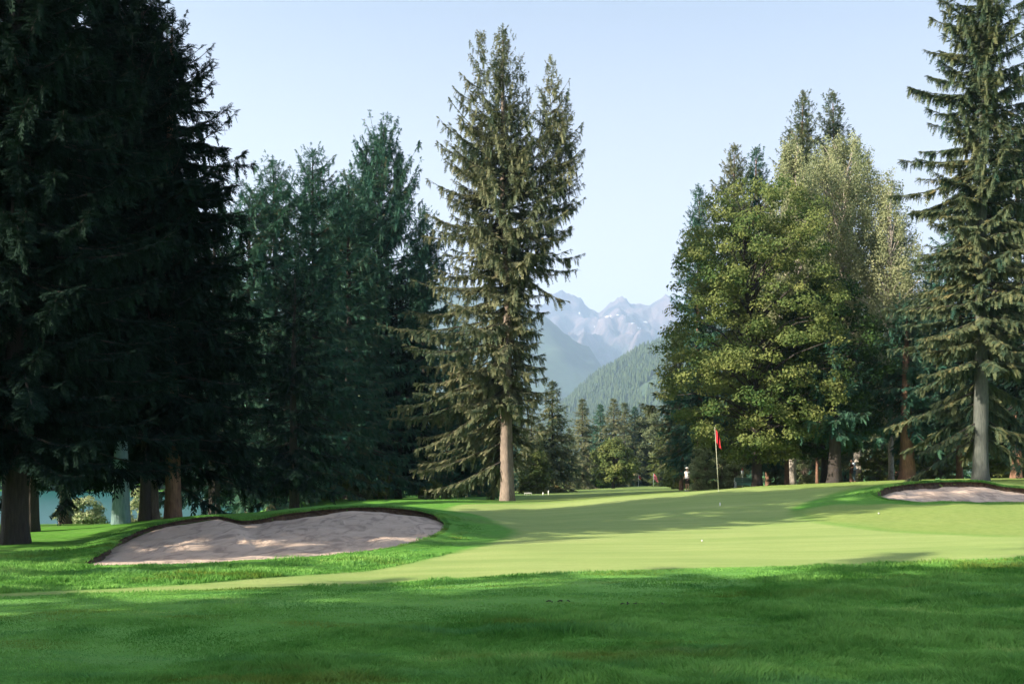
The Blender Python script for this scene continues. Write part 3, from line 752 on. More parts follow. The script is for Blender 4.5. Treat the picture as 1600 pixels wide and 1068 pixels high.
conifer('spruce_tree', 'broad ragged spruce with a wide brushy top, left of the tall middle spruce', xof(592, 70), 70, Hm5, 1.6, [(a, b * 1.17, c * 1.17) for a, b, c in mid_p], 25, 'needle_mid', 'bark_dark', .36, wh=.46, per=6, pitch=(-22, 5, 58), upturn=.42, droopk=.24, spacing=.14, spray=.56, hang=1.0, gap=.1,
        extra=[dict(H=Hm5 * .985, base=Hm5 * .72, prof=[(0, 1, 1), (.8, 1.3, .7), (1, .1, .1)], seed=251, lean=lambda z_: (-1.0 * sstep(16, 22, z_), .1)),
               dict(H=Hm5 * .97, base=Hm5 * .70, prof=[(0, 1, 1), (.8, .7, 1.6), (1, .1, .1)], seed=252, lean=lambda z_: (1.35 * sstep(15, 22, z_), .3))])
mid('spruce half hidden behind the left boughs of the middle spruce', 662, 74, 325, 3.9, 1.2, 26, .32, key='mdB', rz=4.0)
mid('low spruce tucked behind the middle spruce trunk', 722, 76, 560, 3.9, 1.0, 27, .3, key='mdC')
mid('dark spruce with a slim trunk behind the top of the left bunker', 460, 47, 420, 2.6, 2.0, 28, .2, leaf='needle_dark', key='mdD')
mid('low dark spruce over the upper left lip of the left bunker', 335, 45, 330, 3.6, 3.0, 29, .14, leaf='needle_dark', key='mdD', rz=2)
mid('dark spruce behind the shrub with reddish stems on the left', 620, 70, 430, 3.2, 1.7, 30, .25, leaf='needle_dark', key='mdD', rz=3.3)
# the shaded belt behind the left trees
belt = [(-130, 152, 520), (-40, 148, 500), (20, 150, 510), (75, 146, 520), (125, 150, 500), (180, 146, 510), (235, 151, 500), (300, 148, 500), (370, 100, 420), (470, 88, 400), (570, 84, 360), (650, 95, 420), (715, 104, 500), (772, 112, 560)]
for i_, (px, Y, top) in enumerate(belt):
    H = Hof(px, Y, top)
    o = conifer('fir_tree', 'dark fir in the shaded row behind the left spruces', xof(px, Y), Y, H, .4, dp(4.2), 60 + i_ % 2, 'needle_mid', 'bark_dark', .3, key='belt%d' % (i_ % 2), rz=i_ * 1.3, group='firs in the shaded row behind the left spruces',
                wh=.5, per=6, spacing=.28, spray=.85, hang=.7, pitch=(-22, 0, 40))
for i_, (px, Y, top) in enumerate([(1085, 122, 600), (1130, 128, 590), (1175, 124, 560), (1225, 130, 560), (1270, 124, 550), (1320, 128, 560), (1375, 122, 540), (1430, 126, 560), (1490, 118, 540), (1550, 122, 520), (1610, 116, 520), (1680, 112, 500)]):
    H = Hof(px, Y, top)
    conifer('fir_tree', 'dark fir in the row closing off the lawn behind the right hand trees', xof(px, Y), Y, H, .3, dp(4.4), 60 + i_ % 2, 'needle_mid', 'bark_dark', .3, key='belt%d' % (i_ % 2), rz=i_ * 1.9, group='firs in the row behind the right hand trees')
# ---- far treeline in the valley gap
fprof = sym((.03, 1.0), (.12, 1.0), (.35, .85), (.6, .58), (.8, .32), (.93, .12), (1, .02))
def far(label, px, Y, top, Rr, seed, key, leaf='needle_olive', rz=0):
    H = Hof(px, Y, top)
    return conifer('fir_tree', label, xof(px, Y), Y, H, .7, [(a, b * Rr, c * Rr) for a, b, c in fprof], seed, leaf, 'bark_dark', .25, key=key, rz=rz,
                   wh=.6, per=7, spacing=.34, spray=1.0, hang=.6, pitch=(-15, -5, 30), upturn=.15, tmpl=SPRAY_S, wid=1.3)
far('far fir with the tallest spire, directly right of the middle spruce', 863, 112, 594, 3.5, 71, 'fA', 'needle_blue')
far('slim olive fir, second spire from the left in the valley gap', 910, 150, 622, 3.6, 72, 'fB')
far('dark fir behind the round yellow green tree in the valley gap', 938, 168, 630, 3.6, 73, 'fC', 'needle_mid')
far('pointed fir just right of centre in the valley gap', 959, 165, 622, 3.4, 74, 'fB', rz=2)
far('narrow fir standing close beside the pointed one in the valley gap', 976, 182, 628, 3.4, 72, 'fA', rz=1)
far('small fir left of the pale broad tree in the valley gap', 992, 184, 634, 3.4, 72, 'fC', 'needle_mid', rz=2)
far('low dark fir between the tallest spire and the slim olive fir', 889, 140, 668, 3.2, 72, 'fA', 'needle_blue', rz=3)
far('light yellow green young fir behind the far pink flag', 1032, 176, 668, 2.4, 75, 'fD', 'leaf_shrub')
far('fir seen through the right boughs of the middle spruce', 830, 122, 640, 3.4, 71, 'fB', rz=4)
for i_, (px, Y, top) in enumerate([(845, 195, 668), (925, 205, 664), (950, 200, 680), (1005, 210, 660), (1050, 200, 650), (1085, 190, 640), (800, 180, 640), (760, 170, 600)]):
    H = Hof(px, Y, top)
    conifer('fir_tree', 'small hazy fir in the farthest row at the end of the valley', xof(px, Y), Y, H, .5, [(a, b * 3.6, c * 3.6) for a, b, c in fprof], 72, 'needle_mid', 'bark_dark', .25, key='fC', rz=i_, group='firs in the farthest row')
broadleaf('broadleaf_tree', 'round yellow green tree low in the valley gap', xof(958, 142), 142, Hof(958, 142, 684), [(.1, 2.2, 2.2), (.4, 3.4, 3.4), (.7, 2.8, 2.8), (1, .4, .4)], 81, 'leaf_shrub', 'bark_dark', .2, ncl=150, lpc=90, size=.28, cl_r=.8, key='rnd')
broadleaf('broadleaf_tree', 'pale olive broad tree at the right of the valley gap', xof(1018, 184), 184, Hof(1018, 184, 632), [(.1, 3, 3), (.35, 4.6, 4.6), (.65, 4.2, 4.2), (.85, 2.4, 2.4), (1, .5, .5)], 82, 'leaf_pale', 'bark_dark', .25, ncl=260, lpc=90, size=.28, cl_r=.9)
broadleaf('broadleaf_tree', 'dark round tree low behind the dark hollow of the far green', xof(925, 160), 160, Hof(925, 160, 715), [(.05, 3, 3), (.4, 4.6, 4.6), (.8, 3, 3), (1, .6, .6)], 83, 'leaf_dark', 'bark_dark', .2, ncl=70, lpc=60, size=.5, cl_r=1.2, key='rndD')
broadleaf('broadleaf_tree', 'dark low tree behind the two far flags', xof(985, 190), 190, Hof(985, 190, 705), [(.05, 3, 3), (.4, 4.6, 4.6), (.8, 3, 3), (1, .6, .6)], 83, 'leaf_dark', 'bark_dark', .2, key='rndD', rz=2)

# ---- the right hand group
Ym = 60.0; sm_ = Ym / F; Hm = Hof(1190, Ym, 275)
def fm_(py): return (757 - py) * sm_ / Hm
# crown centre is left of the stem: radii measured from the stem at px 1180
profm = [(fm_(715), 1.6, 2.0), (fm_(680), 4.9, 3.2), (fm_(620), 5.9, 4.4), (fm_(540), 6.0, 4.8), (fm_(460), 5.3, 4.6), (fm_(380), 4.6, 4.4), (fm_(320), 3.6, 3.6), (fm_(285), 1.8, 2.0)]
broadleaf('maple_tree', 'broad yellow green maple with a round crown behind the red flag', xof(1183, Ym), Ym, Hm, profm, 91, 'leaf_maple', 'bark_dark', .27, ncl=640, lpc=120, size=.155, cl_r=.68, fork=.3, lean=leanf(Hm, -.8, 1, 0, .12), shell=.42)
Yb = 73.0; sb = Yb / F; Hb = Hof(1338, Yb, 200)
def fb_(py): return (753 - py) * sb / Hb
profb = [(fb_(540), 2.0, 2.6), (fb_(430), 4.0, 4.4), (fb_(340), 4.8, 4.6), (fb_(270), 4.4, 3.6), (fb_(225), 2.6, 2.0), (1, .5, .5)]
broadleaf('birch_tree', 'tall pale green birch with a white leaning trunk left of the right spruce', xof(1342, Yb), Yb, Hb, profb, 92, 'leaf_birch', 'bark_birch', .26, ncl=520, lpc=170, size=.125, cl_r=.8, droop=1.5, fork=.35, lean=leanf(Hb, -1.6, .9, 0, .1), cx=-1.4, shell=.5)
H2 = Hof(1235, 68, 205)
broadleaf('birch_tree', 'feathery olive birch between the maple and the tall birch', xof(1238, 68), 68, H2, [(.45, 2.4, 2.4), (.6, 3.0, 2.8), (.8, 2.2, 2.2), (.93, 1.1, 1.1), (1, .3, .3)], 93, 'leaf_birch', 'bark_birch', .22, ncl=230, lpc=150, size=.13, cl_r=.75, droop=1.5, fork=.4, lean=leanf(H2, .3, 1))
H3 = Hof(1395, 69, 285)
broadleaf('birch_tree', 'smaller birch with drooping grey green twigs beside the right spruce', xof(1392, 69), 69, H3, [(.25, 2.4, 1.8), (.55, 3.0, 2.4), (.8, 2.4, 2.2), (.93, 1.5, 1.4), (1, .6, .6)], 94, 'leaf_birch', 'bark_birch', .16, ncl=260, lpc=140, size=.12, cl_r=.7, droop=1.7, fork=.3)
H5 = Hof(1300, 62, 430)
broadleaf('maple_tree', 'dark green shaded maple under the tall birch', xof(1290, 62), 62, H5, [(.14, 1.6, 2.4), (.3, 3.8, 4.4), (.55, 3.8, 4.6), (.8, 2.6, 3.2), (1, .6, .6)], 95, 'leaf_dark', 'bark_dark', .25, ncl=300, lpc=150, size=.17, cl_r=.85, fork=.22)  # shade under the birch is in the darker leaf colour
def rsp(label, px, Y, top, Rr, base, seed, r0, leaf='needle_mid', bark='bark_red', key=None, rz=0, **kw):
    return dark(label, px, Y, top, Rr, base, seed, r0, leaf, bark, key, rz, **{**dict(spray=.6, spacing=.2, wh=.5), **kw})
rsp('tall dark spruce spire above the maple, left one of the pair', 1254, 84, 142, 4.3, 3, 96, .25, key='rsA', leaf='needle_blue')
rsp('tall dark spruce spire above the birches, right one of the pair', 1302, 86, 142, 4.4, 3, 96, .35, key='rsA', rz=2.2)
rsp('bushy topped spruce rising behind the left shoulder of the maple', 1148, 78, 226, 3.6, 3, 97, .2, key='rsB', leaf='needle_olive')
rsp('spruce with a thin top between the bushy spruce and the tall pair', 1182, 80, 232, 3.6, 3, 97, .35, key='rsC')
rsp('spruce edging out at the far left of the right hand group', 1092, 76, 292, 3.8, 3, 98, .18, key='rsC', rz=3.4)
rsp('dark spruce on the lower left flank of the maple', 1064, 84, 515, 3.6, 3.4, 101, .14, key='rsD', leaf='needle_blue')
rsp('tall dark spruce filling the space left of the right spruce', 1402, 74, 330, 4.2, 3.2, 99, .22, key='rsB', rz=1.0)
rsp('spruce with red brown trunk under the maple crown', 1229, 63, 480, 3.2, 3.6, 102, .22, key='rsD', rz=1)
rsp('cedar with a wide ribbed reddish trunk left of the right bunker', 1417, 60, 470, 3.4, 3.6, 103, .42, key='rsE', name='cedar_tree')
rsp('thin red trunked spruce behind the right spruce', 1500, 62, 330, 3.8, 3.0, 104, .16, key='rsE2')
rsp('dark spruce behind the right spruce at the edge of the picture', 1590, 57, 190, 4.4, 3.0, 105, .26, key='rsF', leaf='needle_dark')
rsp('dark spruce beyond the right edge', 1690, 52, -60, 4.8, 2.6, 106, .38, key='rsF', rz=2, leaf='needle_dark')
rsp('spruce with a wide black trunk beside the stooping golfer', 1303, 58.5, 520, 2.8, 3.4, 107, .36, bark='bark_dark', key='rsD2')
rsp('young spruce with a pale slim trunk between the red trunk and the wide black one', 1277, 70, 560, 2.6, 3.3, 108, .13, bark='bark', key='rsD', rz=4)
rsp('dark spruce in the row behind the wide reddish trunk', 1455, 84, 400, 4.0, 1.8, 109, .18, key='rsC', rz=1.5)
rsp('dark spruce in the row behind the maple stem', 1200, 92, 420, 4.0, 1.6, 110, .18, key='rsC', rz=5)
rsp('dark spruce in the row behind the wide black trunk', 1330, 94, 420, 4.4, 1.4, 111, .18, key='rsB', rz=5)
rsp('dark spruce deep behind the right bunker', 1540, 82, 420, 4.2, 1.2, 112, .18, key='rsC', rz=.4)
rsp('dark spruce deep in the corner behind the right bunker', 1640, 78, 380, 4.4, 1.2, 113, .18, key='rsC', rz=2.4)

# ---- shrubs
def shrub(label, px, Y, h, w, seed, leaf='leaf_pale', key=None, **kw):
    kw = {**dict(ncl=40, lpc=90, size=.12, cl_r=.32, fork=.1, trunks=4), **kw}
    return broadleaf('shrub', label, xof(px, Y), Y, h, [(.02, w * .7, w * .7), (.4, w, w), (.8, w * .75, w * .75), (1, w * .3, w * .3)], seed, leaf, 'bark', .03, cat='shrub', key=key, crownname='foliage', stem='stem', **kw)
shrub('tall feathery pale shrub just behind the white capped golfer', 1090, 70, 3.0, .8, 121, 'leaf_sunlit')
shrub('tall pale shrub left of the red flag stick', 1104, 71, 3.3, .75, 122, 'leaf_sunlit')
shrub('rounded pale shrub between the flag stick and the bench', 1129, 72, 2.5, 1.3, 123, 'leaf_sunlit', ncl=70)
shrub('thin pale shrub right behind the bench', 1150, 71, 2.2, .9, 124, 'leaf_sunlit')
shrub('grey green bush at the right end of the far green', 1056, 106, 4.2, 1.5, 125, 'leaf_shrub', ncl=90, size=.2, cl_r=.5)
shrub('bushy olive shrub left of the white capped golfer', 1064, 96, 2.0, 1.2, 126, 'leaf_shrub', ncl=60, size=.16)
shrub('pale shrub seen left of the pale bare trunk', 132, 44, 1.7, .9, 127, 'leaf_sunlit', key='shA')
shrub('pale shrub seen right of the pale bare trunk', 222, 46, 2.2, .8, 128, 'leaf_sunlit')
shrub('pale bush at the foot of the left edge trees', 108, 48, 1.5, .8, 129, 'leaf_sunlit', key='shA')
shrub('grey green bush left of the reddish stemmed shrub', 520, 60, 1.8, 1.1, 130, 'leaf_shrub', ncl=60)
shrub('shrub with upright reddish stems behind the left bunker', 562, 62, 1.7, 1.0, 131, 'leaf_pale', ncl=50)
shrub('yellow green bush between two slim trunks left of centre', 603, 66, 2.6, .7, 132, 'leaf_shrub')
shrub('low bush in shade right of the slim trunks', 675, 68, 1.2, 1.0, 133, 'leaf_shrub')
shrub('sunlit bush just right of the middle spruce trunk', 835, 96, 4.2, 1.5, 134, 'leaf_shrub', ncl=80, size=.2, cl_r=.5)
shrub('dark green bush left of the middle spruce trunk', 745, 92, 3.6, 2.2, 135, 'leaf_dark', ncl=90, size=.2, cl_r=.55)
shrub('small orange leaved bush near the foot of the middle spruce', 765, 80, 1.6, .7, 136, 'leaf_pale')
shrub('sunlit green shrub between the wide black and wide reddish trunks', 1372, 72, 2.4, 1.6, 137, 'leaf_shrub', ncl=80)
shrub('broad leafy shrub between the wide reddish trunk and the right spruce', 1470, 70, 2.8, 2.0, 138, 'leaf_shrub', ncl=110)
shrub('bright green low shrub just right of the right spruce trunk', 1562, 62, 1.7, .9, 139, 'leaf_maple')
shrub('bright green shrub at the right edge', 1596, 66, 2.2, .9, 140, 'leaf_maple')
shrub('dull shrub seen between the red brown trunks', 1258, 76, 2.4, 1.3, 141, 'leaf_pale', ncl=60)
shrub('grey bush in the arch between the bench and the red trunk', 1212, 82, 2.2, 1.0, 142, 'leaf_pale')

# ---- trees left of and behind the camera: they throw the foreground shade
r = rng(500)
SH = [(-18, 3.3, 27), (-16, -3.5, 24), (-24, -2, 25), (-14, -10, 22), (-32, -5, 25), (-40, -12, 25), 
      (-26, 7.2, 11), (-19, 14.0, 10.5), (-19.5, 17.5, 11), (-26, 11, 12), (-52, -14, 26)]
for i_, (x_, y_, h_) in enumerate(SH):
    conifer('spruce_tree', 'spruce of the wood around the lawn, outside the picture', x_, y_, h_, 1.8, dp(4.2), 13, 'needle_dark', 'bark_dark', .36, key='dkA' if i_ % 2 else 'dkD', rz=i_ * 1.7, group='trees of the wood around the lawn')

# ------------------------------------------------------------------ hills and mountains
def ridge_mesh(name, mat, x0, x1, nxx, y0, y1, nyy, fn, attrs=None, kind='structure'):
    xs = np.linspace(x0, x1, nxx); ys = np.linspace(y0, y1, nyy); X_, Y_ = np.meshgrid(xs, ys); a, b = X_.ravel(), Y_.ravel()
    zz = fn(a, b); i = (np.arange(nyy - 1)[:, None] * nxx + np.arange(nxx - 1)[None]).ravel()
    q = np.stack([i, i + 1, i + nxx + 1, i + nxx], -1)
    at = {k: f(a, b, zz) for k, f in (attrs or {}).items()}
    return tag(link(name, make_mesh(name, np.stack([a, b, zz], -1), q, mat, at, smooth=True)), kind=kind)
def rnoise(x, y, seed, o=5):
    s = 0; a = .5; t = 0
    for i in range(o): s = s + a * (1 - np.abs(2 * noise(x * 2 ** i, y * 2 ** i, seed + i) - 1)); t += a; a *= .5
    return s / t
YM = 6500.0
MS = [(-300, 560), (200, 520), (500, 500), (700, 530), (800, 500), (845, 478), (862, 463), (880, 455), (893, 461), (902, 463), (915, 477), (925, 484), (936, 489), (948, 478), (960, 471), (970, 465), (980, 469), (987, 475),
      (997, 471), (1005, 474), (1011, 480), (1020, 476), (1030, 470), (1040, 461), (1052, 463), (1075, 480), (1120, 470), (1200, 500), (1350, 520), (1600, 540), (2200, 560)]
mx = np.array([(a - 800) / F * YM for a, b in MS]); mz = np.array([CAMZ + (HZ - b) / F * YM for a, b in MS])
def mountain_z(x, y):
    w = (fbm(x / 700, y / 700, 90, 3) - .5) * 260
    c = np.interp(x + (1 - sstep(0, 900, YM - y)) * 0, mx, mz) + (rnoise(x / 70, y / 400, 12, 5) - .6) * 60
    d = (YM - y)
    front = np.clip(d / 2300, 0, 1); back = np.clip(-d / 1500, 0, 1)
    sp = rnoise((x + w * 1.5 + d * .25) / 430, (y + w) / 1300, 31, 6)        # spurs running towards the valley
    zf = c * (1 - front) ** 1.15 + (sp - .62) * 620 * np.sin(np.pi * np.clip(front * 1.15, 0, 1)) ** .8 * (front > 0)
    zb = c * (1 - back) ** 1.2
    zz = np.where(d >= 0, zf, zb) + (rnoise(x / 120, y / 160, 44, 4) - .6) * 60 * sstep(0, .1, front)
    return np.maximum(zz, -30)
def snow_at(x, y, z):
    px = 800 + x / y * F; py = HZ - (z - CAMZ) / y * F
    s = np.zeros_like(px)
    for cx, cy_, rx, ry in ((948, 494, 18, 2.2), (965, 492, 5, 3), (990, 504, 8, 3.5), (1010, 503, 12, 2.5), (905, 490, 3, 9), (975, 497, 14, 2), (893, 503, 5, 3), (928, 512, 4, 6), (1000, 512, 8, 3)):
        s = np.maximum(s, np.exp(-(((px - cx) / rx) ** 2 + ((py - cy_) / ry) ** 2)))
    return s
mt, nt, ns, ls, b = mat_new('mountain_rock')
n1 = noise_node(nt, .006, 6, .65, scl=(1, 1, .25)); n2 = noise_node(nt, .02, 5, .7)
geo = ns.new('ShaderNodeNewGeometry'); sx = ns.new('ShaderNodeSeparateXYZ'); ls.new(geo.outputs['Normal'], sx.inputs[0])
col = ramp(nt, n1, [(.42, (.014, .017, .03)), (.62, (.12, .088, .095))])
pz = ns.new('ShaderNodeSeparateXYZ'); ls.new(geo.outputs['Position'], pz.inputs[0])
low = maprange(nt, mth(nt, 'ADD', pz.outputs[2], mth(nt, 'MULTIPLY', n1, 500)), 700, 1000)
col = mixc(nt, low, (.035, .06, .035), col)
snow = maprange(nt, mth(nt, 'ADD', attr(nt, 'snow'), mth(nt, 'MULTIPLY', mth(nt, 'SUBTRACT', n2, .5), 1.6)), .75, .9, 0, .75)
col = mixc(nt, snow, col, (.85, .86, .9)); ls.new(col, b.inputs['Base Color']); b.inputs['Roughness'].default_value = .95
bump(nt, b, n2, .8, 20)
ridge_mesh('mountain', mt, -5200, 6200, 760, 4300, 7900, 240, mountain_z, {'snow': snow_at})
M['hill_forest'] = plain_mat('hill_forest', (.028, .055, .028), .95, .3, scale=.02)
# blue shoulder behind, falling from left to right
def shoulder_z(x, y):
    c = np.interp(x, [-4000, -600, 0, 180, 320, 470, 700, 1100, 1800, 5000], [900, 800, 720, 610, 500, 330, 60, 0, 40, 700]) + (fbm(x / 90, y / 90, 51, 4) - .5) * 70
    return c * (1 - np.clip(np.abs(y - 4100) / 950, 0, 1) ** 1.4) - 20 + (rnoise(x / 260, y / 500, 55, 3) - .6) * 130 * (1 - np.clip(np.abs(y - 4100) / 950, 0, 1))
ridge_mesh('mountain_shoulder', M['hill_forest'], -3500, 4200, 300, 3200, 5000, 70, shoulder_z)
YH = 2300.0
hx = [(-1500, 640), (300, 700), (700, 690), (800, 668), (860, 648), (890, 622), (915, 600), (940, 580), (965, 565), (1000, 546), (1040, 532), (1100, 515), (1200, 490), (1400, 470), (2200, 480), (3000, 560)]
hxx = np.array([(a - 800) / F * YH for a, b in hx]); hzz = np.array([CAMZ + (HZ - b - 4) / F * YH for a, b in hx])
def hill_z(x, y):
    c = np.interp(x, hxx, hzz); d = YH - y
    f = np.where(d > 0, np.clip(d / 900, 0, 1), np.clip(-d / 800, 0, 1))
    return c * (1 - f ** 1.25) - 15 * f + (fbm(x / 160, y / 160, 61, 4) - .5) * 60 * (f > 0) * np.sin(np.pi * np.clip(f, 0, 1)) + (rnoise(x / 130 + y / 500, y / 900, 66, 3) - .6) * 60 * np.sin(np.pi * f)
ridge_mesh('hill', M['hill_forest'], -2300, 3400, 400, 1380, 3150, 120, hill_z)
r = rng(700)
n = 34000; hx_ = r.uniform(-350, 900, n); hy_ = r.uniform(1450, 2420, n); hz_ = hill_z(hx_, hy_)
k = (hz_ > 2) & (fbm(hx_ / 45, hy_ / 45, 71, 3) > .27); hx_, hy_, hz_ = hx_[k], hy_[k], hz_[k]; n = len(hx_)
hh = r.uniform(10, 22, n) * (.7 + .6 * fbm(hx_ / 60, hy_ / 60, 73, 2)); th = np.arange(5) / 5 * 2 * np.pi
rw = hh * r.uniform(.13, .2, n); rot = r.uniform(0, 6.28, n)
V = np.zeros((n, 11, 3))
for j_, (fz, fr) in enumerate(((.05, 1.0), (.5, .62))):
    for k_ in range(5):
        a_ = th[k_] + rot + j_ * .6; rr = rw * fr * r.uniform(.75, 1.25, n)
        V[:, j_ * 5 + k_] = np.column_stack([hx_ + rr * np.cos(a_), hy_ + rr * np.sin(a_), hz_ + hh * fz])
V[:, 10] = np.column_stack([hx_, hy_, hz_ + hh])
o_ = np.arange(n)[:, None] * 11
tr = []; qd = []
for k_ in range(5):
    k2 = (k_ + 1) % 5; qd.append(o_ + np.array([k_, k2, 5 + k2, 5 + k_])); tr.append(o_ + np.array([5 + k_, 5 + k2, 10]))
fo = link('forest', make_mesh('forest', V.reshape(-1, 3), [np.vstack(qd), np.vstack(tr)], foliage_mat('far_forest', (.018, .04, .022), (.06, .085, .035), .05), {'tint': np.repeat(r.uniform(0, 1, n), 11)}))
tag(fo, 'far conifer forest covering the hazy green hillside below the mountains', 'forest', kind='stuff')

# ------------------------------------------------------------------ flags, bench, golf things
M['pole_yel'] = plain_mat('pole_paint', (.45, .47, .34), .5, .05)
M['white'] = plain_mat('white_paint', (.8, .8, .78), .5, .04)
M['ball'] = plain_mat('ball_white', (.5, .5, .48), .6, .04)
M['red'] = plain_mat('red_cloth', (.38, .012, .022), .8, .12, scale=12)
M['pinkish'] = plain_mat('faded_red_cloth', (.62, .16, .18), .8, .12, scale=12)
M['bench'] = plain_mat('bench_paint', (.02, .085, .06), .45, .25, scale=5)
M['metal'] = plain_mat('galvanised', (.42, .46, .45), .45, .15, .5)
def flag(label, px, py, Y, top_py, mat_flag, fw, fh, lean_px=0, polem=None, name='golf_flag', pr=1.0, cw=1.0):
    x = xof(px, Y); z0 = gzat(x, Y); L = CAMZ + (HZ - top_py) * Y / F - z0; lx = lean_px / F * Y
    t = thing(name, label, 'golf flag', (x, Y, z0))
    p = MB(); p.tube([[0, 0, -.1], [lx * .5, 0, L * .5], [lx, 0, L]], [.013 * pr, .012 * pr, .009 * pr], 8); p.ellipsoid((lx, 0, L + .01), (.022, .022, .022)); p.build('pole', polem or M['pole_yel'], t)
    # limp cloth hanging in folds
    nu, nv = 22, 26; u = np.linspace(0, 1, nu); v = np.linspace(0, 1, nv); U, Vv = np.meshgrid(u, v)
    wl_ = fw * cw * (.16 + .16 * Vv); X_ = lx + .012 + U * wl_; Y_ = .075 * np.sin(U * 9 + Vv * 2.2) * (.25 + U) ; Z_ = L - .02 - Vv * fh - U * (.55 * fh) * (.6 + .4 * Vv) + .03 * np.sin(U * 9)
    X_ = X_ + .02 * np.sin(Vv * 6) * U - lx * (Vv * fh / L) * (1 - U)
    vv = np.stack([X_, Y_, Z_], -1).reshape(-1, 3); i = (np.arange(nv - 1)[:, None] * nu + np.arange(nu - 1)[None]).ravel()
    o = link('flag_cloth', make_mesh('flag_cloth', vv, np.stack([i, i + 1, i + nu + 1, i + nu], -1), mat_flag, smooth=True), t)
    m = o.modifiers.new('thick', 'SOLIDIFY'); m.thickness = .006
    c = MB(); th_ = np.arange(16) / 16 * 2 * np.pi
    c.tube([[0, 0, .012], [0, 0, .016]], [.054, .054], 16); c.build('cup_rim', M['white'], t)
    return t
flag('red flag hanging limp on a pale stick on the green', 1123, 767, 44, 668, M['red'], .85, .62, -6)
flag('tiny far flag with a red top, left one of the two beyond the far green', 997.5, 759, 166, 742, M['red'], .7, .5, 0, M['white'], pr=3, cw=2.5)
flag('tiny far flag with a pink cloth, right one of the two beyond the far green', 1021, 760, 156, 739, M['pinkish'], .95, .9, 0, M['white'], pr=3.5, cw=2.5)

# low green bench by the maple
xb, yb = xof(1167, 60), 60.5
t = thing('park_bench', 'low dark green bench on the grass at the foot of the maple', 'bench', (xb, yb, gzat(xb, yb)), R(-4))
m = MB()
for k in range(3): m.box((0, -.20 + k * .14, .27), (1.10, .125, .04))
m.box((0, -.27, .19), (1.10, .03, .13))
m.build('seat', M['bench'], t, False, bevel=.006)
m = MB()
for k in range(3): m.box((0, .24 + k * .012, .34 + k * .10), (1.10, .03, .09))
m.build('backrest', M['bench'], t, False, bevel=.006)
for sx_ in (-.58, .58):
    m = MB(); m.box((sx_, -.24, .12), (.05, .07, .32)); m.box((sx_, .29, .27), (.05, .06, .62)); m.box((sx_, .02, .32), (.05, .48, .05)); m.build('leg', M['metal'], t, False, bevel=.005)
xw, yw = xof(1160, 66), 66
t = thing('ball_washer', 'small pale ball washer post just behind the green bench', 'ball washer', (xw, yw, gzat(xw, yw)))
m = MB(); m.tube([[0, 0, -.1], [0, 0, .85]], .035, 8); m.build('post', M['white'], t)
m = MB(); m.tube([[0, 0, .8], [0, 0, .84], [0, 0, 1.1], [0, 0, 1.13]], [.07, .10, .10, .06], 12); m.build('tank', M['metal'], t)
m = MB(); m.tube([[0, 0, 1.12], [0, 0, 1.24]], .015, 6); m.ellipsoid((0, 0, 1.26), (.035, .035, .03)); m.build('handle', M['red'], t)

def ball(label, px, py, seed):
    x, y = hit(px, py); o = MB(); o.ellipsoid((0, 0, .0213), (.0213, .0213, .0213), 16, 12)
    b_ = o.build('golf_ball', M['ball'], None, loc=(x, y, gzat(x, y) + .003)); tag(b_, label, 'golf ball')
ball('white golf ball on the sunlit mown grass below the red flag', 1097, 846, 1)
ball('white golf ball on the rough just in front of the right bunker', 1373, 803, 2)
x, y = hit(1125, 790); o = MB(); o.tube([[0, 0, -.05], [0, 0, .10], [0, 0, .115]], [.02, .02, .012], 10); tag(o.build('hole_marker', M['white'], None, loc=(x, y, gzat(x, y))), 'short white marker peg on the green directly below the red flag', 'marker')
for px, h_, lab in ((857, .38, 'taller white marker post on the far lawn right of the middle spruce'), (848.5, .22, 'short white marker post beside the taller one on the far lawn')):
    x, y = xof(px, 82), 82.0; t_ = MB(); t_.tube([[0, 0, -.1], [0, 0, h_ * .8], [0, 0, h_]], [.05, .045, .02], 10); tag(t_.build('marker_post', M['white'], None, loc=(x, y, gzat(x, y))), lab, 'post')
t = thing('low_fence', 'tiny low white rail on the lawn just right of the middle spruce trunk', 'fence', (xof(825, 82), 82, gzat(xof(825, 82), 82)))
m = MB(); m.box((0, 0, .17), (.62, .03, .06)); m.build('rail', M['white'], t, False)
for k in range(4): m = MB(); m.box((-.28 + k * .187, .032, .08), (.035, .03, .24)); m.build('post', M['white'], t, False)

# small twigs and clippings in the foreground lawn
r = rng(900)
for k, (px, py, lab) in enumerate([(870, 941, 'dark twig scrap on the shaded lawn below the sunlit strip, left of two others'), (982, 944, 'dark twig scrap in the middle of the three on the shaded lawn'), (1020, 944, 'dark twig scrap on the right of the three on the shaded lawn')]):
    x, y = hit(px, py); m = MB()
    for q_ in range(6):
        a = r.uniform(0, 3.1); c_ = r.normal(0, .09, 2); l_ = r.uniform(.02, .045)
        m.tube([[c_[0] - l_ * math.cos(a), c_[1] * .4 - l_ * math.sin(a), .012], [c_[0], c_[1] * .4, .016 + r.uniform(0, .008)], [c_[0] + l_ * math.cos(a), c_[1] * .4 + l_ * math.sin(a), .012]], [.006, .008, .004], 5)
    tag(m.build('twig', M['bark_dark'], None, loc=(x, y, gzat(x, y))), lab, 'twig')

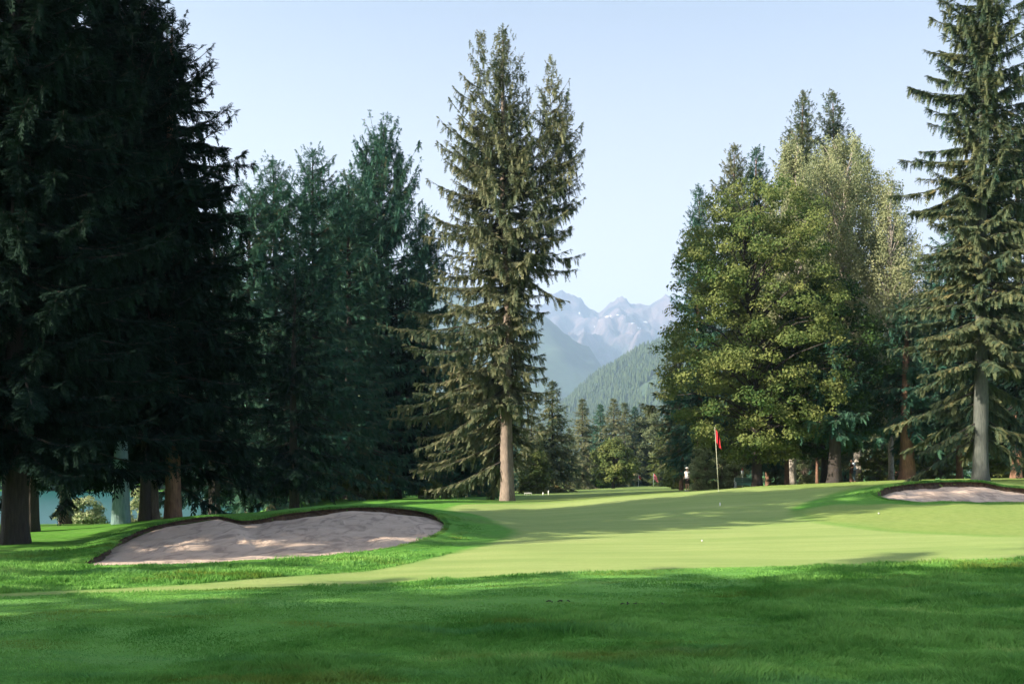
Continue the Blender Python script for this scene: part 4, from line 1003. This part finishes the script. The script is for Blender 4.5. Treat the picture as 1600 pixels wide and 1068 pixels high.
# ------------------------------------------------------------------ people
M['skin'] = plain_mat('skin', (.50, .30, .21), .6, .06); M['cloth_white'] = plain_mat('cloth_white', (.75, .75, .74), .85, .05)
M['cloth_dark'] = plain_mat('cloth_dark', (.06, .045, .045), .85, .2); M['cloth_blue'] = plain_mat('cloth_blue', (.50, .62, .72), .85, .1)
M['cloth_grey'] = plain_mat('cloth_grey', (.10, .15, .20), .85, .1); M['bag'] = plain_mat('bag', (.09, .03, .03), .7, .2); M['hair'] = plain_mat('hair', (.12, .08, .05), .8, .2)
def skin_obj(name, joints, bones, rad, mat, parent, sub=2, root=0):
    me = bpy.data.meshes.new(name); me.from_pydata(joints, bones, []); me.materials.append(mat)
    o = link(name, me, parent); m = o.modifiers.new('skin', 'SKIN'); m.use_smooth_shade = True
    bpy.context.view_layer.update()
    if not me.skin_vertices:
        bpy.context.view_layer.objects.active = o
        bpy.ops.mesh.customdata_skin_add()
    for i, sv in enumerate(me.skin_vertices[0].data):
        sv.radius = (rad[i], rad[i]); sv.use_root = (i == root)
    s = o.modifiers.new('sub', 'SUBSURF'); s.levels = sub; s.render_levels = sub
    return o
def person(label, loc, rz, J, clothes, cap=None, hairm=None):
    """J: dict joint -> xyz (facing -Y)"""
    t = thing('person', label, 'person', loc, rz)
    names = ['pelvis', 'waist', 'chest', 'neck', 'chin', 'head', 'crownp']; js = [J[n] for n in names]; rd = [.125, .115, .135, .055, .068, .092, .06]
    bn = [(0, 1), (1, 2), (2, 3), (3, 4), (4, 5), (5, 6)]
    def add(p, r_, par): js.append(tuple(p)); rd.append(r_); bn.append((par, len(js) - 1)); return len(js) - 1
    for s in 'LR':
        a = add(J['sh' + s], .062, 2); a = add(J['el' + s], .042, a); w = add(J['wr' + s], .027, a)
        d = Vector(J['wr' + s]) - Vector(J['el' + s]); d.normalize(); sd = d.cross(Vector((0, 1, 0))); sd = sd.normalized() if sd.length > .1 else Vector((1, 0, 0))
        pm = Vector(J['wr' + s]) + d * .06; pi = add(pm, .024, w)
        for k in range(4):
            f0 = pm + sd * (.030 - .02 * k) + d * .035; f1 = f0 + d * (.032 + .004 * (k in (1, 2))) + Vector((0, -.012, 0)); f2 = f1 + d * .02 + Vector((0, -.02, 0))
            i0 = add(f0, .009, pi); i1 = add(f1, .008, i0); add(f2, .006, i1)
        tb = add(Vector(J['wr' + s]) + d * .035 + sd * .035, .011, w); add(Vector(J['wr' + s]) + d * .07 + sd * .052, .008, tb)
        h = add(J['hip' + s], .088, 0); k_ = add(J['kn' + s], .058, h); an = add(J['an' + s], .036, k_); add(Vector(J['an' + s]) + Vector((0, -.10, -.055)), .03, an)
    skin_obj('body', js, bn, rd, M['skin'], t)
    hd = Vector(J['head'])
    f = MB(); f.ellipsoid(hd + Vector((0, -.098, -.01)), (.013, .022, .022)); f.ellipsoid(hd + Vector((.092, 0, -.005)), (.012, .02, .03)); f.ellipsoid(hd + Vector((-.092, 0, -.005)), (.012, .02, .03)); f.build('face_features', M['skin'], t)
    f = MB(); f.ellipsoid(hd + Vector((.033, -.086, .01)), (.013, .009, .008)); f.ellipsoid(hd + Vector((-.033, -.086, .01)), (.013, .009, .008)); f.build('eyes', M['cloth_dark'], t)
    f = MB(); f.ellipsoid(hd + Vector((0, .018, .035)), (.098, .10, .085)); f.build('hair', M['hair'], t)
    if cap:
        f = MB(); f.ellipsoid(hd + Vector((0, .0, .065)), (.106, .115, .072), 16, 8); f.ellipsoid(hd + Vector((0, -.13, .048)), (.075, .075, .012), 12, 6); f.build('cap', cap, t)
    for nm, ids, ra, mt_ in clothes:
        jj = [J[i] if isinstance(i, str) else tuple(i) for i in ids[0]]; skin_obj(nm, jj, ids[1], ra, mt_, t)
    for s in 'LR':
        a = Vector(J['an' + s]); sh = MB(); sh.ellipsoid(a + Vector((0, -.055, -.05)), (.048, .135, .045)); sh.build('shoe', M['cloth_dark'] if cap is None else M['white'], t)
    return t
def lerp(a, b, t): return tuple(Vector(a).lerp(Vector(b), t))
def clothes_for(J, shirt, trous, short=True, sleeve=.75):
    el = 'el'; L = []
    L.append(('shirt', (['waist', 'chest', lerp(J['pelvis'], J['waist'], .1), lerp(J['chest'], J['neck'], .6), 'shL', lerp(J['shL'], J['elL'], sleeve), 'shR', lerp(J['shR'], J['elR'], sleeve)], [(0, 1), (0, 2), (1, 3), (1, 4), (4, 5), (1, 6), (6, 7)]), [.15, .162, .148, .075, .085, .068, .085, .068], shirt))
    e = .85 if short else 1.9
    def leg(s): return lerp(J['hip' + s], J['kn' + s], e) if short else J['kn' + s]
    pts = ['pelvis', 'hipL', leg('L'), 'hipR', leg('R'), lerp(J['pelvis'], J['waist'], .5)]; bn = [(0, 1), (1, 2), (0, 3), (3, 4), (0, 5)]; ra = [.15, .11, .095, .11, .095, .142]
    if not short:
        pts += [lerp(J['knL'], J['anL'], .95), lerp(J['knR'], J['anR'], .95)]; bn += [(2, 6), (4, 7)]; ra += [.055, .055]
    L.append(('shorts' if short else 'trousers', (pts, bn), ra, trous))
    return L
# golfer in white, standing on the green beyond the flag
J = dict(pelvis=(0, 0, .93), waist=(0, 0, 1.08), chest=(0, 0, 1.30), neck=(0, .0, 1.47), chin=(0, -.015, 1.55), head=(0, -.02, 1.63), crownp=(0, -.01, 1.70),
         shL=(.19, 0, 1.40), elL=(.25, .0, 1.13), wrL=(.23, -.14, .93), shR=(-.19, 0, 1.40), elR=(-.26, .02, 1.12), wrR=(-.20, -.16, .95),
         hipL=(.10, 0, .86), knL=(.12, -.02, .48), anL=(.13, .02, .09), hipR=(-.10, 0, .86), knR=(-.12, .0, .48), anR=(-.14, .03, .09))
xg, yg = xof(1074, 72), 72
person('person in white shirt, white cap and dark shorts standing on the green', (xg, yg, gzat(xg, yg)), R(-55), J, clothes_for(J, M['cloth_white'], M['cloth_dark']), cap=M['white'])
# stooping golfer with a bag in front of the wide black trunk
J2 = dict(pelvis=(0, .05, .90), waist=(0, .0, 1.04), chest=(0, -.12, 1.23), neck=(0, -.22, 1.38), chin=(0, -.26, 1.44), head=(0, -.29, 1.51), crownp=(0, -.30, 1.58),
          shL=(.19, -.16, 1.32), elL=(.24, -.30, 1.10), wrL=(.10, -.42, 1.02), shR=(-.19, -.16, 1.32), elR=(-.27, -.22, 1.06), wrR=(-.20, -.42, .98),
          hipL=(.10, .03, .84), knL=(.13, -.16, .48), anL=(.12, .0, .09), hipR=(-.10, .05, .84), knR=(-.12, .06, .47), anR=(-.12, .30, .13))
xg, yg = xof(1333, 74), 74
yg = 70.0; xg = xof(1334, yg)
person('person in a light blue shirt stooping beside the black trunk', (xg, yg, gzat(xg, yg)), R(-60), J2, clothes_for(J2, M['cloth_blue'], M['cloth_grey'], False), cap=None)
t = thing('golf_bag', 'dark red golf bag carried at the side of the stooping person', 'golf bag', (xg - .28, yg - .18, gzat(xg, yg) + .62), R(-60)); 
m = MB(); pb = np.array([[0, 0, 0], [0, .02, .04], [.0, .12, .40], [0, .22, .74], [0, .23, .78]]); m.tube(pb, [.10, .125, .12, .13, .125], 14); m.build('bag_body', M['bag'], t)
m = MB(); m.tube([[.02, .05, .12], [.03, -.02, .3], [.02, .12, .6]], [.03, .075, .03], 8); m.build('pocket', M['bag'], t)
for k in range(5):
    a = k * 1.256; m = MB(); p0 = np.array([.06 * math.cos(a), .22 + .05 * math.sin(a), .70]); p1 = p0 + np.array([.02 * math.cos(a), .10, .30 + .03 * k % .07]); m.tube([p0, p1], .008, 6); m.ellipsoid(p1, (.03, .045, .028)); m.build('club', M['metal'], t)

# ------------------------------------------------------------------ haze
m = bpy.data.materials.new('haze'); m.use_nodes = True; nt = m.node_tree; nt.nodes.remove(nt.nodes['Principled BSDF'])
pv = nt.nodes.new('ShaderNodeVolumePrincipled'); pv.inputs['Color'].default_value = (.50, .68, 1.0, 1); pv.inputs['Density'].default_value = 1.55e-4; pv.inputs['Anisotropy'].default_value = .2
nt.links.new(pv.outputs[0], nt.nodes['Material Output'].inputs['Volume'])
b_ = MB(); b_.box((500, 2900, 690), (15200, 11200, 1460))
hz = b_.build('haze', m, None, False); tag(hz, 'thin pale blue haze filling the valley between the trees and the mountains', 'haze', kind='stuff')
